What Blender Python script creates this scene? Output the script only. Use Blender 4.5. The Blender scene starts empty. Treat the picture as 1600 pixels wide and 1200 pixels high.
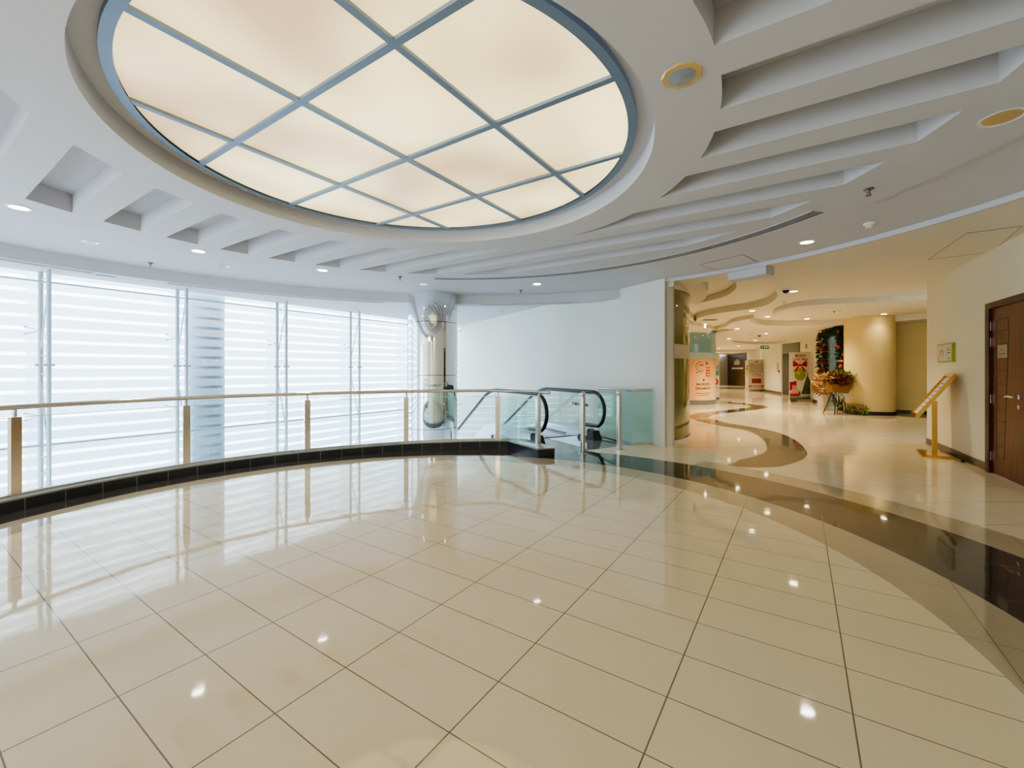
import bpy, bmesh, math, random
from mathutils import Vector, Matrix
from mathutils.geometry import delaunay_2d_cdt
random.seed(7)
SC = bpy.context.scene
COL = SC.collection
PI = math.pi
# ------------------------------------------------------------------ survey of the place
F, CY, H = 670.6, 578.65, 1.286            # camera survey: focal (px of 1600), horizon row, eye height
A = Vector((.5557, .8314)); Bv = Vector((.8314, -.5557))    # the two building axes in plan
EV = Vector((-.4756, .8797)); EN = Vector((-.8797, -.4756))  # escalator run and its cross direction
def G(u, v, z=0.):                          # plan point whose height is z seen along a survey sight line
    y = (z - H) * F / (CY - v)
    return Vector(((u - 800) / F * y, y))
def AB(a, b): return A * a + Bv * b
CR = Vector((-.81, 3.27))                   # centre of the ceiling ring
CF = Vector((-.81, 3.0))                    # centre of the floor ring
def pol(c, r, deg): return Vector((c.x + r * math.cos(math.radians(deg)), c.y + r * math.sin(math.radians(deg))))

# ------------------------------------------------------------------ materials
def mat(name): 
    m = bpy.data.materials.new(name); m.use_nodes = True
    return m, m.node_tree.nodes, m.node_tree.links, m.node_tree.nodes['Principled BSDF']
def P(name, col, rough=.5, metal=0., emit=None, es=0., spec=.5, alpha=1., noise=0., nscale=3., trans=0., ior=1.45, coat=0.):
    m, N, L, b = mat(name)
    b.inputs['Base Color'].default_value = (*col, 1)
    b.inputs['Roughness'].default_value = rough
    b.inputs['Metallic'].default_value = metal
    b.inputs['Specular IOR Level'].default_value = spec
    b.inputs['IOR'].default_value = ior
    b.inputs['Transmission Weight'].default_value = trans
    b.inputs['Coat Weight'].default_value = coat
    b.inputs['Alpha'].default_value = alpha
    if emit: b.inputs['Emission Color'].default_value = (*emit, 1); b.inputs['Emission Strength'].default_value = es
    if noise:
        tc = N.new('ShaderNodeTexCoord'); n = N.new('ShaderNodeTexNoise'); n.inputs['Scale'].default_value = nscale
        n.inputs['Detail'].default_value = 6
        mx = N.new('ShaderNodeMix'); mx.data_type = 'RGBA'
        mx.inputs[6].default_value = (*[c * (1 - noise) for c in col], 1)
        mx.inputs[7].default_value = (*[min(1, c * (1 + noise)) for c in col], 1)
        L.new(tc.outputs['Object'], n.inputs['Vector']); L.new(n.outputs['Fac'], mx.inputs[0]); L.new(mx.outputs[2], b.inputs['Base Color'])
    return m
M = {}
M['ceiling'] = P('ceiling_paint', (.60, .60, .635), .75, noise=.03, nscale=1.5)
M['corr_ceiling'] = P('corridor_ceiling_paint', (.72, .68, .58), .7, noise=.03)
M['wall'] = P('white_wall_plaster', (.70, .70, .635), .6, noise=.03, nscale=2.)
M['cream'] = P('cream_wall_plaster', (.74, .71, .57), .6, noise=.03, nscale=2.)
M['yellowwall'] = P('yellow_plaster', (.74, .60, .29), .6, noise=.04)
M['pillar'] = P('beige_stone_pillar', (.55, .46, .36), .4, noise=.06, nscale=4)
M['steel'] = P('brushed_steel', (.62, .61, .60), .18, 1.)
M['mirror'] = P('mirror_steel', (.80, .82, .84), .035, 1.)
M['bronzesteel'] = P('warm_polished_steel', (.66, .60, .54), .12, 1.)
M['paintsteel'] = P('grey_painted_steel', (.46, .54, .60), .35, .3)
M['alu'] = P('blue_grey_aluminium', (.22, .30, .42), .4, .35)
M['gold'] = P('polished_brass', (.52, .30, .09), .16, 1.)
M['black'] = P('black_rubber', (.012, .013, .015), .35)
M['blackplastic'] = P('black_plastic', (.02, .02, .022), .4)
M['white'] = P('white_plastic', (.8, .8, .78), .4)
M['chrome'] = P('chrome', (.8, .8, .8), .08, 1.)
M['baseboard'] = P('dark_brown_skirting', (.09, .07, .05), .3)
M['blackbase'] = P('black_skirting', (.025, .018, .015), .3)
M['emit_ring'] = P('lamp_glow_cool', (1, 1, 1), emit=(1, .93, .80), es=25)
M['emit_warm'] = P('lamp_glow_warm', (1, .9, .7), emit=(1, .86, .58), es=22)
M['off'] = P('unlit_lamp_glass', (.30, .35, .42), .3)
M['darksteel'] = P('dull_dark_steel', (.16, .17, .19), .4, .6)
M['amber'] = P('amber_lamp_reflector', (.75, .55, .26), .25, .3)
M['paper'] = P('printed_paper', (.74, .74, .72), .5)
M['red'] = P('red_print', (.50, .015, .05), .5)
M['pinkred'] = P('rose_print', (.62, .22, .22), .5)
M['darkprint'] = P('dark_print', (.05, .04, .04), .5)
M['green'] = P('sign_green', (.02, .16, .04), .5)
M['lime'] = P('lime_green', (.33, .42, .06), .45)
M['orangep'] = P('orange_print', (.72, .25, .08), .5)
M['teal'] = P('teal_print', (.02, .35, .38), .5)
M['yellowp'] = P('yellow_print', (.85, .65, .08), .5)
M['purple'] = P('purple_print', (.16, .10, .30), .5)
M['leaf'] = P('dark_green_needles', (.025, .07, .02), .6, noise=.4, nscale=20)
M['leaf2'] = P('fresh_green_leaf', (.12, .24, .04), .5, noise=.3, nscale=20)
M['dried'] = P('dried_brown_flowers', (.30, .14, .06), .7, noise=.4, nscale=15)
M['dried2'] = P('dark_red_dried_flowers', (.16, .05, .03), .7, noise=.4, nscale=15)
M['straw'] = P('straw_bloom', (.42, .27, .12), .7, noise=.3, nscale=15)
M['wicker'] = P('wicker', (.30, .15, .055), .6, noise=.3, nscale=60)
M['bauble'] = P('red_bauble', (.55, .02, .02), .2)
M['goldbauble'] = P('gold_bauble', (.75, .5, .12), .2, .6)
M['darkwood'] = P('dark_brown_timber', (.07, .04, .02), .35, noise=.3, nscale=3)
M['concrete'] = P('void_floor', (.55, .57, .58), .4)
M['landing'] = P('steel_comb_plate', (.28, .30, .33), .3, .7)
M['tread'] = P('escalator_tread', (.20, .21, .23), .35, .6)
M['silverpanel'] = P('silver_panel', (.62, .66, .72), .22, .8)
M['curbtop'] = P('granite_curb_top', (.30, .31, .30), .12)
M['slotdark'] = P('grille_dark', (.03, .035, .045), .9, spec=.1)
M['oliveglass'] = P('olive_backed_glass', (.155, .16, .055), .06, spec=.8, coat=.5, noise=.15, nscale=.7)
M['frostband'] = P('frosted_band', (.62, .55, .45), .4)
M['blueband'] = P('pale_blue_band', (.38, .50, .60), .3)
M['blueglass'] = P('blue_backed_glass', (.20, .36, .48), .05, spec=.8, coat=.6, noise=.3, nscale=1.2)
M['greymetal'] = P('grey_metal_plinth', (.22, .24, .24), .4, .4)
M['shopblue'] = P('lit_shop_glass', (.25, .45, .5), .1, emit=(.35, .62, .68), es=.45, noise=.4, nscale=2)

def glassmat(name, tint, refl=.1, fmix=.12):
    m = bpy.data.materials.new(name); m.use_nodes = True; N = m.node_tree.nodes; L = m.node_tree.links; N.clear()
    o = N.new('ShaderNodeOutputMaterial'); t = N.new('ShaderNodeBsdfTransparent'); t.inputs[0].default_value = (*tint, 1)
    g = N.new('ShaderNodeBsdfGlossy'); g.inputs['Roughness'].default_value = .02; g.inputs[0].default_value = (.9, .96, .97, 1)
    lw = N.new('ShaderNodeLayerWeight'); lw.inputs[0].default_value = .5
    pw = N.new('ShaderNodeMath'); pw.operation = 'POWER'; pw.inputs[1].default_value = 3.5; L.new(lw.outputs['Facing'], pw.inputs[0])
    fr = N.new('ShaderNodeMath'); fr.operation = 'MULTIPLY_ADD'; fr.inputs[1].default_value = .55; fr.inputs[2].default_value = .035; L.new(pw.outputs[0], fr.inputs[0])
    mx = N.new('ShaderNodeMixShader'); L.new(fr.outputs[0], mx.inputs[0]); L.new(t.outputs[0], mx.inputs[1]); L.new(g.outputs[0], mx.inputs[2])
    L.new(mx.outputs[0], o.inputs[0]); return m
M['glass'] = glassmat('clear_glass', (.93, .97, .97))
M['glassgreen'] = glassmat('greenish_glass', (.80, .90, .87))
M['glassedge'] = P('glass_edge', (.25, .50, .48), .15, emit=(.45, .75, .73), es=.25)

def floor_mat():
    """polished stone: tile grid on the building axes; three stones"""
    out = []
    for nm, c1, c2, jd in (('floor_beige_tile', (.67, .56, .375), (.75, .645, .45), .0), ('floor_grey_beige_ring', (.38, .315, .21), (.45, .375, .26), 1.),
                           ('floor_dark_granite', (.035, .030, .028), (.07, .06, .055), 2.), ('floor_landing_granite', (.13, .15, .16), (.19, .21, .22), 3.), ('floor_corridor_tile', (.64, .55, .39), (.72, .63, .46), .5)):
        m, N, L, b = mat(nm)
        tc = N.new('ShaderNodeTexCoord')
        mp = N.new('ShaderNodeMapping'); mp.vector_type = 'POINT'
        ang = math.atan2(A.y, A.x) if jd != .5 else PI / 2 + .02
        mp.inputs['Rotation'].default_value = (0, 0, -ang)     # x' = along A, y' = across (-b)
        L.new(tc.outputs['Object'], mp.inputs['Vector'])
        sp = N.new('ShaderNodeSeparateXYZ'); L.new(mp.outputs[0], sp.inputs[0])
        def line(src, off, per, w):
            a1 = N.new('ShaderNodeMath'); a1.operation = 'ADD'; a1.inputs[1].default_value = -off + per * 200; L.new(src, a1.inputs[0])
            a2 = N.new('ShaderNodeMath'); a2.operation = 'MODULO'; a2.inputs[1].default_value = per; L.new(a1.outputs[0], a2.inputs[0])
            a3 = N.new('ShaderNodeMath'); a3.operation = 'LESS_THAN'; a3.inputs[1].default_value = w; L.new(a2.outputs[0], a3.inputs[0])
            return a3.outputs[0]
        bx = [sp.outputs[0], sp.outputs[1]]
        w = .0038 if jd == 0 else .003
        l1 = line(bx[0], .541 if jd != .5 else 4.69, .30 if jd == 0 else .6, w * (1.3 if jd != .5 else 1.8)); l2 = line(bx[1], 2.829, .6 if jd != .5 else 1.2, w * 1.5)
        mxl = N.new('ShaderNodeMath'); mxl.operation = 'MAXIMUM'; L.new(l1, mxl.inputs[0]); L.new(l2, mxl.inputs[1])
        n = N.new('ShaderNodeTexNoise'); n.inputs['Scale'].default_value = 2.2; n.inputs['Detail'].default_value = 9; n.inputs['Roughness'].default_value = .65
        L.new(tc.outputs['Object'], n.inputs['Vector'])
        mx = N.new('ShaderNodeMix'); mx.data_type = 'RGBA'; mx.inputs[6].default_value = (*c1, 1); mx.inputs[7].default_value = (*c2, 1)
        L.new(n.outputs['Fac'], mx.inputs[0])
        m2 = N.new('ShaderNodeMix'); m2.data_type = 'RGBA'; m2.inputs[7].default_value = ((.10, .08, .06, 1) if jd < 2 else (.25, .23, .2, 1))
        f = N.new('ShaderNodeMath'); f.operation = 'MULTIPLY'; f.inputs[1].default_value = .85 if jd < 1 else (.6 if jd == 1 else .4); L.new(mxl.outputs[0], f.inputs[0])
        L.new(f.outputs[0], m2.inputs[0]); L.new(mx.outputs[2], m2.inputs[6]); L.new(m2.outputs[2], b.inputs['Base Color'])
        b.inputs['Roughness'].default_value = .045; b.inputs['Specular IOR Level'].default_value = .55; b.inputs['IOR'].default_value = 1.55
        nb = N.new('ShaderNodeTexNoise'); nb.inputs['Scale'].default_value = 3.5; nb.inputs['Detail'].default_value = 2
        L.new(tc.outputs['Object'], nb.inputs['Vector'])
        bp = N.new('ShaderNodeBump'); bp.inputs['Strength'].default_value = .02; bp.inputs['Distance'].default_value = .05
        L.new(nb.outputs['Fac'], bp.inputs['Height']); L.new(bp.outputs[0], b.inputs['Normal'])
        out.append(m)
    return out
FLOORM = floor_mat()

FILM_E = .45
def film_mat():
    m = bpy.data.materials.new('frosted_window_film'); m.use_nodes = True; N = m.node_tree.nodes; L = m.node_tree.links; N.clear()
    def math_(op, a, b=None, c=None):
        n = N.new('ShaderNodeMath'); n.operation = op
        for i, x in enumerate((a, b, c)):
            if x is None: continue
            if isinstance(x, (int, float)): n.inputs[i].default_value = x
            else: L.new(x, n.inputs[i])
        return n.outputs[0]
    o = N.new('ShaderNodeOutputMaterial'); tc = N.new('ShaderNodeTexCoord'); sp = N.new('ShaderNodeSeparateXYZ')
    L.new(tc.outputs['Object'], sp.inputs[0]); x, z = sp.outputs[0], sp.outputs[2]
    fz = math_('MODULO', math_('ADD', z, -2.335 + .2035 * 40), .2035)
    strip = math_('LESS_THAN', fz, .058)
    inx = math_('MULTIPLY', math_('GREATER_THAN', x, .06), math_('LESS_THAN', x, 1.72))
    full = math_('MULTIPLY', strip, inx); dim = math_('MULTIPLY', strip, math_('SUBTRACT', 1., inx))
    clear = math_('ADD', full, math_('MULTIPLY', dim, .35))
    vo = N.new('ShaderNodeTexVoronoi'); vo.feature = 'DISTANCE_TO_EDGE'; vo.inputs['Scale'].default_value = 1.7
    nz = N.new('ShaderNodeTexNoise'); nz.inputs['Scale'].default_value = 3; nz.inputs['Detail'].default_value = 4
    mp = N.new('ShaderNodeMix'); mp.data_type = 'RGBA'; mp.inputs[0].default_value = .25
    L.new(tc.outputs['Object'], nz.inputs['Vector']); L.new(tc.outputs['Object'], mp.inputs[6]); L.new(nz.outputs['Color'], mp.inputs[7]); L.new(mp.outputs[2], vo.inputs['Vector'])
    crack = math_('MULTIPLY', math_('LESS_THAN', vo.outputs['Distance'], .006), .10)
    fine = N.new('ShaderNodeTexNoise'); fine.inputs['Scale'].default_value = 45; L.new(tc.outputs['Object'], fine.inputs['Vector'])
    # daylight on the film is put in as its own glow, brighter high up
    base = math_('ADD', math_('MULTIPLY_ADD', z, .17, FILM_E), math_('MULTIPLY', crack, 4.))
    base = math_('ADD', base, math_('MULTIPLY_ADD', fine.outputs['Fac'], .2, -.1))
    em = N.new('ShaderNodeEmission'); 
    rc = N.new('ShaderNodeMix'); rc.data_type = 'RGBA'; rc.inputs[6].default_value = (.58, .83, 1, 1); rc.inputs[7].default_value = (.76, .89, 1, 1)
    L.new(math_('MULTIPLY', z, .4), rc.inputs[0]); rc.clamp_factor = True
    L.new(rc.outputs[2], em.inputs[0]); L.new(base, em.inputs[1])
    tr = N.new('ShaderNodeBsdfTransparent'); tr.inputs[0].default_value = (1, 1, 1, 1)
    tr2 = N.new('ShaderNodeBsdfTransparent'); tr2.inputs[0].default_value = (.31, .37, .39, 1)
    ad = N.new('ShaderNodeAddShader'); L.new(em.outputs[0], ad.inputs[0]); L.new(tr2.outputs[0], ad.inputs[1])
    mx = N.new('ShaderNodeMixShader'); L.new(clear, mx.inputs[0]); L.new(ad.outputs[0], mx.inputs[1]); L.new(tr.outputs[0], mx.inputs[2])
    gl = N.new('ShaderNodeBsdfGlossy'); gl.inputs['Roughness'].default_value = .1
    m3 = N.new('ShaderNodeMixShader'); m3.inputs[0].default_value = .04; L.new(mx.outputs[0], m3.inputs[1]); L.new(gl.outputs[0], m3.inputs[2])
    L.new(m3.outputs[0], o.inputs[0]); return m
M['film'] = film_mat()

def panel_mat():
    """back-lit acrylic: no lamps behind it, noise paints soft brighter pools into the glow"""
    m, N, L, b = mat('backlit_acrylic')
    tc = N.new('ShaderNodeTexCoord')
    n = N.new('ShaderNodeTexNoise'); n.inputs['Scale'].default_value = .9; n.inputs['Detail'].default_value = 1
    L.new(tc.outputs['Object'], n.inputs['Vector'])
    cr = N.new('ShaderNodeValToRGB'); cr.color_ramp.elements[0].position = .36; cr.color_ramp.elements[1].position = .66
    cr.color_ramp.elements[0].color = (.52, .36, .18, 1); cr.color_ramp.elements[1].color = (1.0, .84, .42, 1)
    L.new(n.outputs['Fac'], cr.inputs[0]); L.new(cr.outputs[0], b.inputs['Emission Color'])
    b.inputs['Base Color'].default_value = (.25, .22, .18, 1); b.inputs['Emission Strength'].default_value = 1.6; b.inputs['Roughness'].default_value = .35
    return m
M['acrylic'] = panel_mat()

def wood_mat():
    m, N, L, b = mat('mahogany_veneer')
    tc = N.new('ShaderNodeTexCoord'); mp = N.new('ShaderNodeMapping'); mp.inputs['Scale'].default_value = (7, 7, .7)
    n = N.new('ShaderNodeTexNoise'); n.inputs['Scale'].default_value = 2.5; n.inputs['Detail'].default_value = 8; n.inputs['Distortion'].default_value = .6
    cr = N.new('ShaderNodeValToRGB'); cr.color_ramp.elements[0].position = .3; cr.color_ramp.elements[1].position = .75
    cr.color_ramp.elements[0].color = (.05, .010, .008, 1); cr.color_ramp.elements[1].color = (.14, .035, .018, 1)
    L.new(tc.outputs['Object'], mp.inputs[0]); L.new(mp.outputs[0], n.inputs['Vector']); L.new(n.outputs['Fac'], cr.inputs[0]); L.new(cr.outputs[0], b.inputs['Base Color'])
    b.inputs['Roughness'].default_value = .38
    return m
M['wood'] = wood_mat()
def orange_mat():
    m, N, L, b = mat('orange_printed_wrap')
    tc = N.new('ShaderNodeTexCoord'); v = N.new('ShaderNodeTexVoronoi'); v.inputs['Scale'].default_value = .9
    n = N.new('ShaderNodeTexNoise'); n.inputs['Scale'].default_value = .8
    cr = N.new('ShaderNodeValToRGB'); cr.color_ramp.elements[0].position = .35; cr.color_ramp.elements[1].position = .62
    cr.color_ramp.elements[0].color = (.74, .33, .19, 1); cr.color_ramp.elements[1].color = (.86, .60, .34, 1)
    L.new(tc.outputs['Object'], n.inputs['Vector']); L.new(n.outputs['Fac'], cr.inputs[0]); L.new(cr.outputs[0], b.inputs['Base Color'])
    b.inputs['Roughness'].default_value = .15
    return m
M['orangewrap'] = orange_mat()

# ------------------------------------------------------------------ mesh builder
def finish(bm, name, mats, parent=None, origin=None, doubles=1e-5, angle=35):
    if doubles: bmesh.ops.remove_doubles(bm, verts=bm.verts, dist=doubles)
    for f in bm.faces: f.smooth = True
    ca = math.cos(math.radians(angle))
    for e in bm.edges:
        if len(e.link_faces) == 2:
            if e.link_faces[0].normal.dot(e.link_faces[1].normal) < ca: e.smooth = False
        elif len(e.link_faces) > 2: e.smooth = False
    off = Vector((0, 0, 0))
    if parent is not None: off = WORLD.get(parent.name, Vector(parent.location))
    org = Vector(origin) if origin is not None else off
    bmesh.ops.translate(bm, verts=bm.verts, vec=-org)
    me = bpy.data.meshes.new(name); bm.to_mesh(me); bm.free()
    for mt in (mats if isinstance(mats, (list, tuple)) else [mats]): me.materials.append(mt)
    o = bpy.data.objects.new(name, me); COL.objects.link(o)
    o.location = org - off if parent is not None else org
    if parent is not None: o.parent = parent
    WORLD[o.name] = org
    return o
WORLD = {}
class MB:
    def __init__(s): s.bm = bmesh.new(); s.mi = 0
    def _f(s, vs):
        try: f = s.bm.faces.new(vs); f.material_index = s.mi
        except ValueError: pass
    def hexa(s, c):
        v = [s.bm.verts.new(p) for p in c]
        for q in ((0, 3, 2, 1), (4, 5, 6, 7), (0, 1, 5, 4), (1, 2, 6, 5), (2, 3, 7, 6), (3, 0, 4, 7)): s._f([v[i] for i in q])
        return s
    def box(s, c, size, ax=None, rot=None):
        """box centred at c; ax = plan direction of its x side; rot = 3x3"""
        if rot is None:
            x = Vector((1, 0, 0)) if ax is None else Vector((ax[0], ax[1], 0)).normalized()
            y = Vector((-x.y, x.x, 0)); z = Vector((0, 0, 1))
        else: x, y, z = rot.col[0], rot.col[1], rot.col[2]
        c = Vector(c); hx, hy, hz = [k / 2 for k in size]
        return s.hexa([c + x * i * hx + y * j * hy + z * k * hz for k in (-1, 1) for i, j in ((-1, -1), (1, -1), (1, 1), (-1, 1))])
    def prism(s, poly, z0, z1):
        n = len(poly); lo = [s.bm.verts.new((p[0], p[1], z0)) for p in poly]; hi = [s.bm.verts.new((p[0], p[1], z1)) for p in poly]
        s._f(lo[::-1]); s._f(hi)
        for i in range(n): s._f([lo[i], lo[(i + 1) % n], hi[(i + 1) % n], hi[i]])
        return s
    def tube(s, pts, r, seg=10, cap=True):
        pts = [Vector(p) for p in pts]; n = len(pts); rs = r if isinstance(r, (list, tuple)) else [r] * n
        rings = []; up = None
        for i, p in enumerate(pts):
            d = (pts[min(i + 1, n - 1)] - pts[max(i - 1, 0)]).normalized()
            if up is None: up = Vector((0, 0, 1)) if abs(d.z) < .9 else Vector((1, 0, 0))
            x = d.cross(up); 
            if x.length < 1e-4: x = d.cross(Vector((.3, .9, .2)))
            x.normalize(); y = x.cross(d).normalized(); up = y
            rings.append([s.bm.verts.new(p + (x * math.cos(t) + y * math.sin(t)) * rs[i]) for t in [2 * PI * k / seg for k in range(seg)]])
        for a, b in zip(rings, rings[1:]):
            for k in range(seg): s._f([a[k], a[(k + 1) % seg], b[(k + 1) % seg], b[k]])
        if cap: s._f(rings[0][::-1]); s._f(rings[-1])
        return s
    def lathe(s, prof, c, seg=32):
        """prof: (r, z) list around the vertical through c"""
        rings = []
        for r, z in prof:
            if r < 1e-6: rings.append([s.bm.verts.new((c[0], c[1], c[2] + z))])
            else: rings.append([s.bm.verts.new((c[0] + r * math.cos(2 * PI * k / seg), c[1] + r * math.sin(2 * PI * k / seg), c[2] + z)) for k in range(seg)])
        for a, b in zip(rings, rings[1:]):
            for k in range(seg):
                k2 = (k + 1) % seg
                if len(a) == 1 and len(b) == 1: continue
                if len(a) == 1: s._f([a[0], b[k2], b[k]])
                elif len(b) == 1: s._f([a[k], a[k2], b[0]])
                else: s._f([a[k], a[k2], b[k2], b[k]])
        return s
    def band(s, pts, prof):
        """sweep an (offset, z) profile along plan points (list of (point, outward normal))"""
        rows = [[s.bm.verts.new((p[0] + n[0] * o, p[1] + n[1] * o, z)) for o, z in prof] for p, n in pts]
        m = len(prof)
        for a, b in zip(rows, rows[1:]):
            for k in range(m): s._f([a[k], a[(k + 1) % m], b[(k + 1) % m], b[k]])
        s._f(rows[0]); s._f(rows[-1][::-1]); return s
    def quad(s, *p): s._f([s.bm.verts.new(q) for q in p]); return s
    def poly(s, pts): s._f([s.bm.verts.new(q) for q in pts]); return s
    def build(s, name, m, parent=None, origin=None, **k):
        bmesh.ops.recalc_face_normals(s.bm, faces=s.bm.faces)
        return finish(s.bm, name, m, parent, origin, **k)

def tag(o, label=None, cat=None, group=None, kind=None):
    if label: o['label'] = label
    if cat: o['category'] = cat
    if group: o['group'] = group
    if kind: o['kind'] = kind
    return o
def struct(o): o['kind'] = 'structure'; return o
def thing(name, loc, label, cat, group=None):
    o = bpy.data.objects.new(name, None); COL.objects.link(o); o.location = loc; o.empty_display_size = .1
    WORLD[o.name] = Vector(loc)
    return tag(o, label, cat, group)
def copy_tree(o, parent=None):
    c = o.copy(); COL.objects.link(c)
    if parent is not None: c.parent = parent
    for ch in list(o.children): copy_tree(ch, c)
    return c
def place(proto, loc, label, group=None, rz=0, first=[]):
    if proto.name in first: o = copy_tree(proto)
    else: first.append(proto.name); o = proto
    o.location = loc; o.rotation_euler.z = rz; o['label'] = label
    if group: o['group'] = group
    elif 'group' in o: del o['group']
    return o

def inpoly(p, poly):
    x, y = p; c = False; n = len(poly); j = n - 1
    for i in range(n):
        xi, yi = poly[i]; xj, yj = poly[j]
        if (yi > y) != (yj > y) and x < (xj - xi) * (y - yi) / (yj - yi) + xi: c = not c
        j = i
    return c
def stepped(name, loops, fn, mats, side=0):
    """plan loops/polylines -> one stepped surface; fn(x,y) -> (z, material index) or None"""
    V, E = [], []
    for pts, closed in loops:
        k = len(V); V += [Vector((p[0], p[1])) for p in pts]; n = len(pts)
        E += [(k + i, k + (i + 1) % n) for i in range(n if closed else n - 1)]
    v, e, f, _, _, _ = delaunay_2d_cdt(V, E, [], 0, 1e-4)
    bm = bmesh.new(); vd = {}
    def gv(i, z):
        key = (i, round(z, 4))
        if key not in vd: vd[key] = bm.verts.new((v[i].x, v[i].y, z))
        return vd[key]
    em = {}
    for t in f:
        cx = sum(v[i].x for i in t) / 3; cy = sum(v[i].y for i in t) / 3
        a = v[t[0]]; b = v[t[1]]; c = v[t[2]]
        if abs((b - a).cross(c - a)) < 1e-8: continue
        r = fn(cx, cy)
        for i in range(3):
            key = (min(t[i], t[(i + 1) % 3]), max(t[i], t[(i + 1) % 3])); em.setdefault(key, []).append(r)
        if r is None: continue
        try: fc = bm.faces.new([gv(i, r[0]) for i in t]); fc.material_index = r[1]
        except ValueError: pass
    for (i, j), rs in em.items():
        if len(rs) == 2 and rs[0] and rs[1] and abs(rs[0][0] - rs[1][0]) > 1e-4:
            z0, z1 = rs[0][0], rs[1][0]
            try: fc = bm.faces.new([gv(i, z0), gv(j, z0), gv(j, z1), gv(i, z1)]); fc.material_index = rs[0][1] if z0 < z1 else rs[1][1]
            except ValueError: pass
    bmesh.ops.recalc_face_normals(bm, faces=bm.faces)
    o = finish(bm, name, mats, doubles=0)
    return o
def arc(c, r, a0, a1, n): return [pol(c, r, a0 + (a1 - a0) * i / n) for i in range(n + 1)]
def circle(c, r, n=180): return [pol(c, r, 360 * i / n) for i in range(n)]
def spline(pts, k=8):
    """Catmull-Rom through plan points"""
    out = []; P_ = [pts[0]] + list(pts) + [pts[-1]]
    for i in range(1, len(P_) - 2):
        a, b, c, d = [Vector(q) for q in P_[i - 1:i + 3]]
        for j in range(k):
            t = j / k; out.append(.5 * (2 * b + (c - a) * t + (2 * a - 5 * b + 4 * c - d) * t * t + (3 * b - a - 3 * c + d) * t ** 3))
    return out + [Vector(pts[-1])]

def text_mesh(s, size, mp, name, m, parent=None, extrude=0., bold=0.):
    """lettering as a flat mesh; mp maps (x, y, depth) of the text plane to the place"""
    cu = bpy.data.curves.new('lettering', 'FONT'); cu.body = s; cu.size = size; cu.align_x = 'CENTER'; cu.align_y = 'CENTER'; cu.offset = bold; cu.resolution_u = 3
    ob = bpy.data.objects.new('lettering_tmp', cu); COL.objects.link(ob)
    dg = bpy.context.evaluated_depsgraph_get(); dg.update()
    me = bpy.data.meshes.new_from_object(ob.evaluated_get(dg)); bpy.data.objects.remove(ob); bpy.data.curves.remove(cu)
    bm = bmesh.new(); bm.from_mesh(me); bpy.data.meshes.remove(me)
    for v in bm.verts: v.co = Vector(mp(v.co.x, v.co.y))
    return finish(bm, name, m, parent, doubles=0)

# ------------------------------------------------------------------ shared plan
W1 = Vector((7.27, 7.52)); W2 = Vector((6.03, 5.41)); WD = (W2 - W1).normalized(); WN = Vector((WD.y, -WD.x))   # wall with the door
if WN.dot(-W1) < 0: WN = -WN
WC = Vector((2.56, 7.20))                    # corner of the white atrium wall
PR = Vector((2.77, 7.32))                    # far edge of the wall's stone end
GC, GR = Vector((1.62, 9.14)), 2.0           # curved green glass
BB = -10.2                                   # curtain wall plane on the b axis
ZM, ZO, ZS, ZL, ZV, ZA, ZD = 2.80, 2.83, 2.975, 2.655, 2.87, 2.80, 2.69
def rdist(p, c): return math.hypot(p[0] - c[0], p[1] - c[1])
# slot strips across the ring
SLOTS = [(.76 + .5555 * k, 1.08 + .5555 * k) for k in range(-3, 9)]
FAS = Vector((-.72, 2.90)); FR = 5.93
ARCC, ARCR = CR, 5.22
curveD = [(1600, 452), (1448, 460), (1370, 463.5), (1300, 467), (1262, 469.5), (1234, 474), (1215, 480), (1203, 486), (1180, 490.5), (1160, 494), (1142, 499), (1135, 505)]
curveD = spline([G(u, v, ZA) for u, v in curveD], 6)
polyD = curveD + [Vector((5.2, 15.)), Vector((3.2, 9.)), PR, Vector((2.6, 7.1)), Vector((3, 2)), Vector((5, -6)), Vector((14, -6)), Vector((14, 8))]
curveC = spline([G(u, v, ZA) for u, v in [(1086, 503), (1092, 497), (1110, 492), (1140, 487), (1170, 483), (1196, 477), (1210, 469), (1214.5, 461), (1206, 450), (1176, 441.5), (1150, 439.5), (1120, 440)]], 6)
polyC = curveC + [Vector((3.3, 7.6)), Vector((3.55, 9.3))]
curveB = spline([G(u, v, 2.88) for u, v in [(1074, 483), (1095, 478), (1120, 472.5), (1140, 465), (1151, 454), (1143, 442), (1128, 436), (1105, 433)]], 6)
polyB = curveB + [Vector((3.1, 7.4)), Vector((3.4, 9.2))]
disc1 = spline([G(u, v, 2.80) for u, v in [(1072, 480), (1088, 475), (1099, 469.5), (1106.5, 459), (1103, 448), (1094, 438)]], 6) + [Vector((2.95, 7.35)), Vector((3.2, 9.0))]
holeE = spline([G(u, v, ZD) for u, v in [(1448, 498), (1380, 503.5), (1320, 507), (1260, 509), (1215, 509.5), (1188, 507.5), (1173, 503), (1176, 498), (1200, 492), (1250, 487), (1320, 483), (1400, 480), (1448, 479)]], 6)
holeF = spline([G(u, v, ZD) for u, v in [(1225, 536.5), (1195, 537.6), (1165, 537), (1143, 534), (1152, 531), (1180, 529), (1210, 528.5), (1232, 530)]], 5)
holeG = spline([G(u, v, ZD) for u, v in [(1110, 522.5), (1125, 519), (1140, 516.5), (1146, 514.5), (1128, 514), (1112, 515.5)]], 5)
void_side = lambda x, y: ((Vector((x, y)) - WC).dot(Vector((-EV.y, EV.x))) > 0)     # atrium side of the white wall line
def zone_atrium(x, y):
    p = Vector((x, y)); 
    if p.y < 6.0: return p.x < 3
    return (p - WC).dot(EN) > (-.1 if (p - WC).dot(EV) > 0 else 0)
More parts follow.
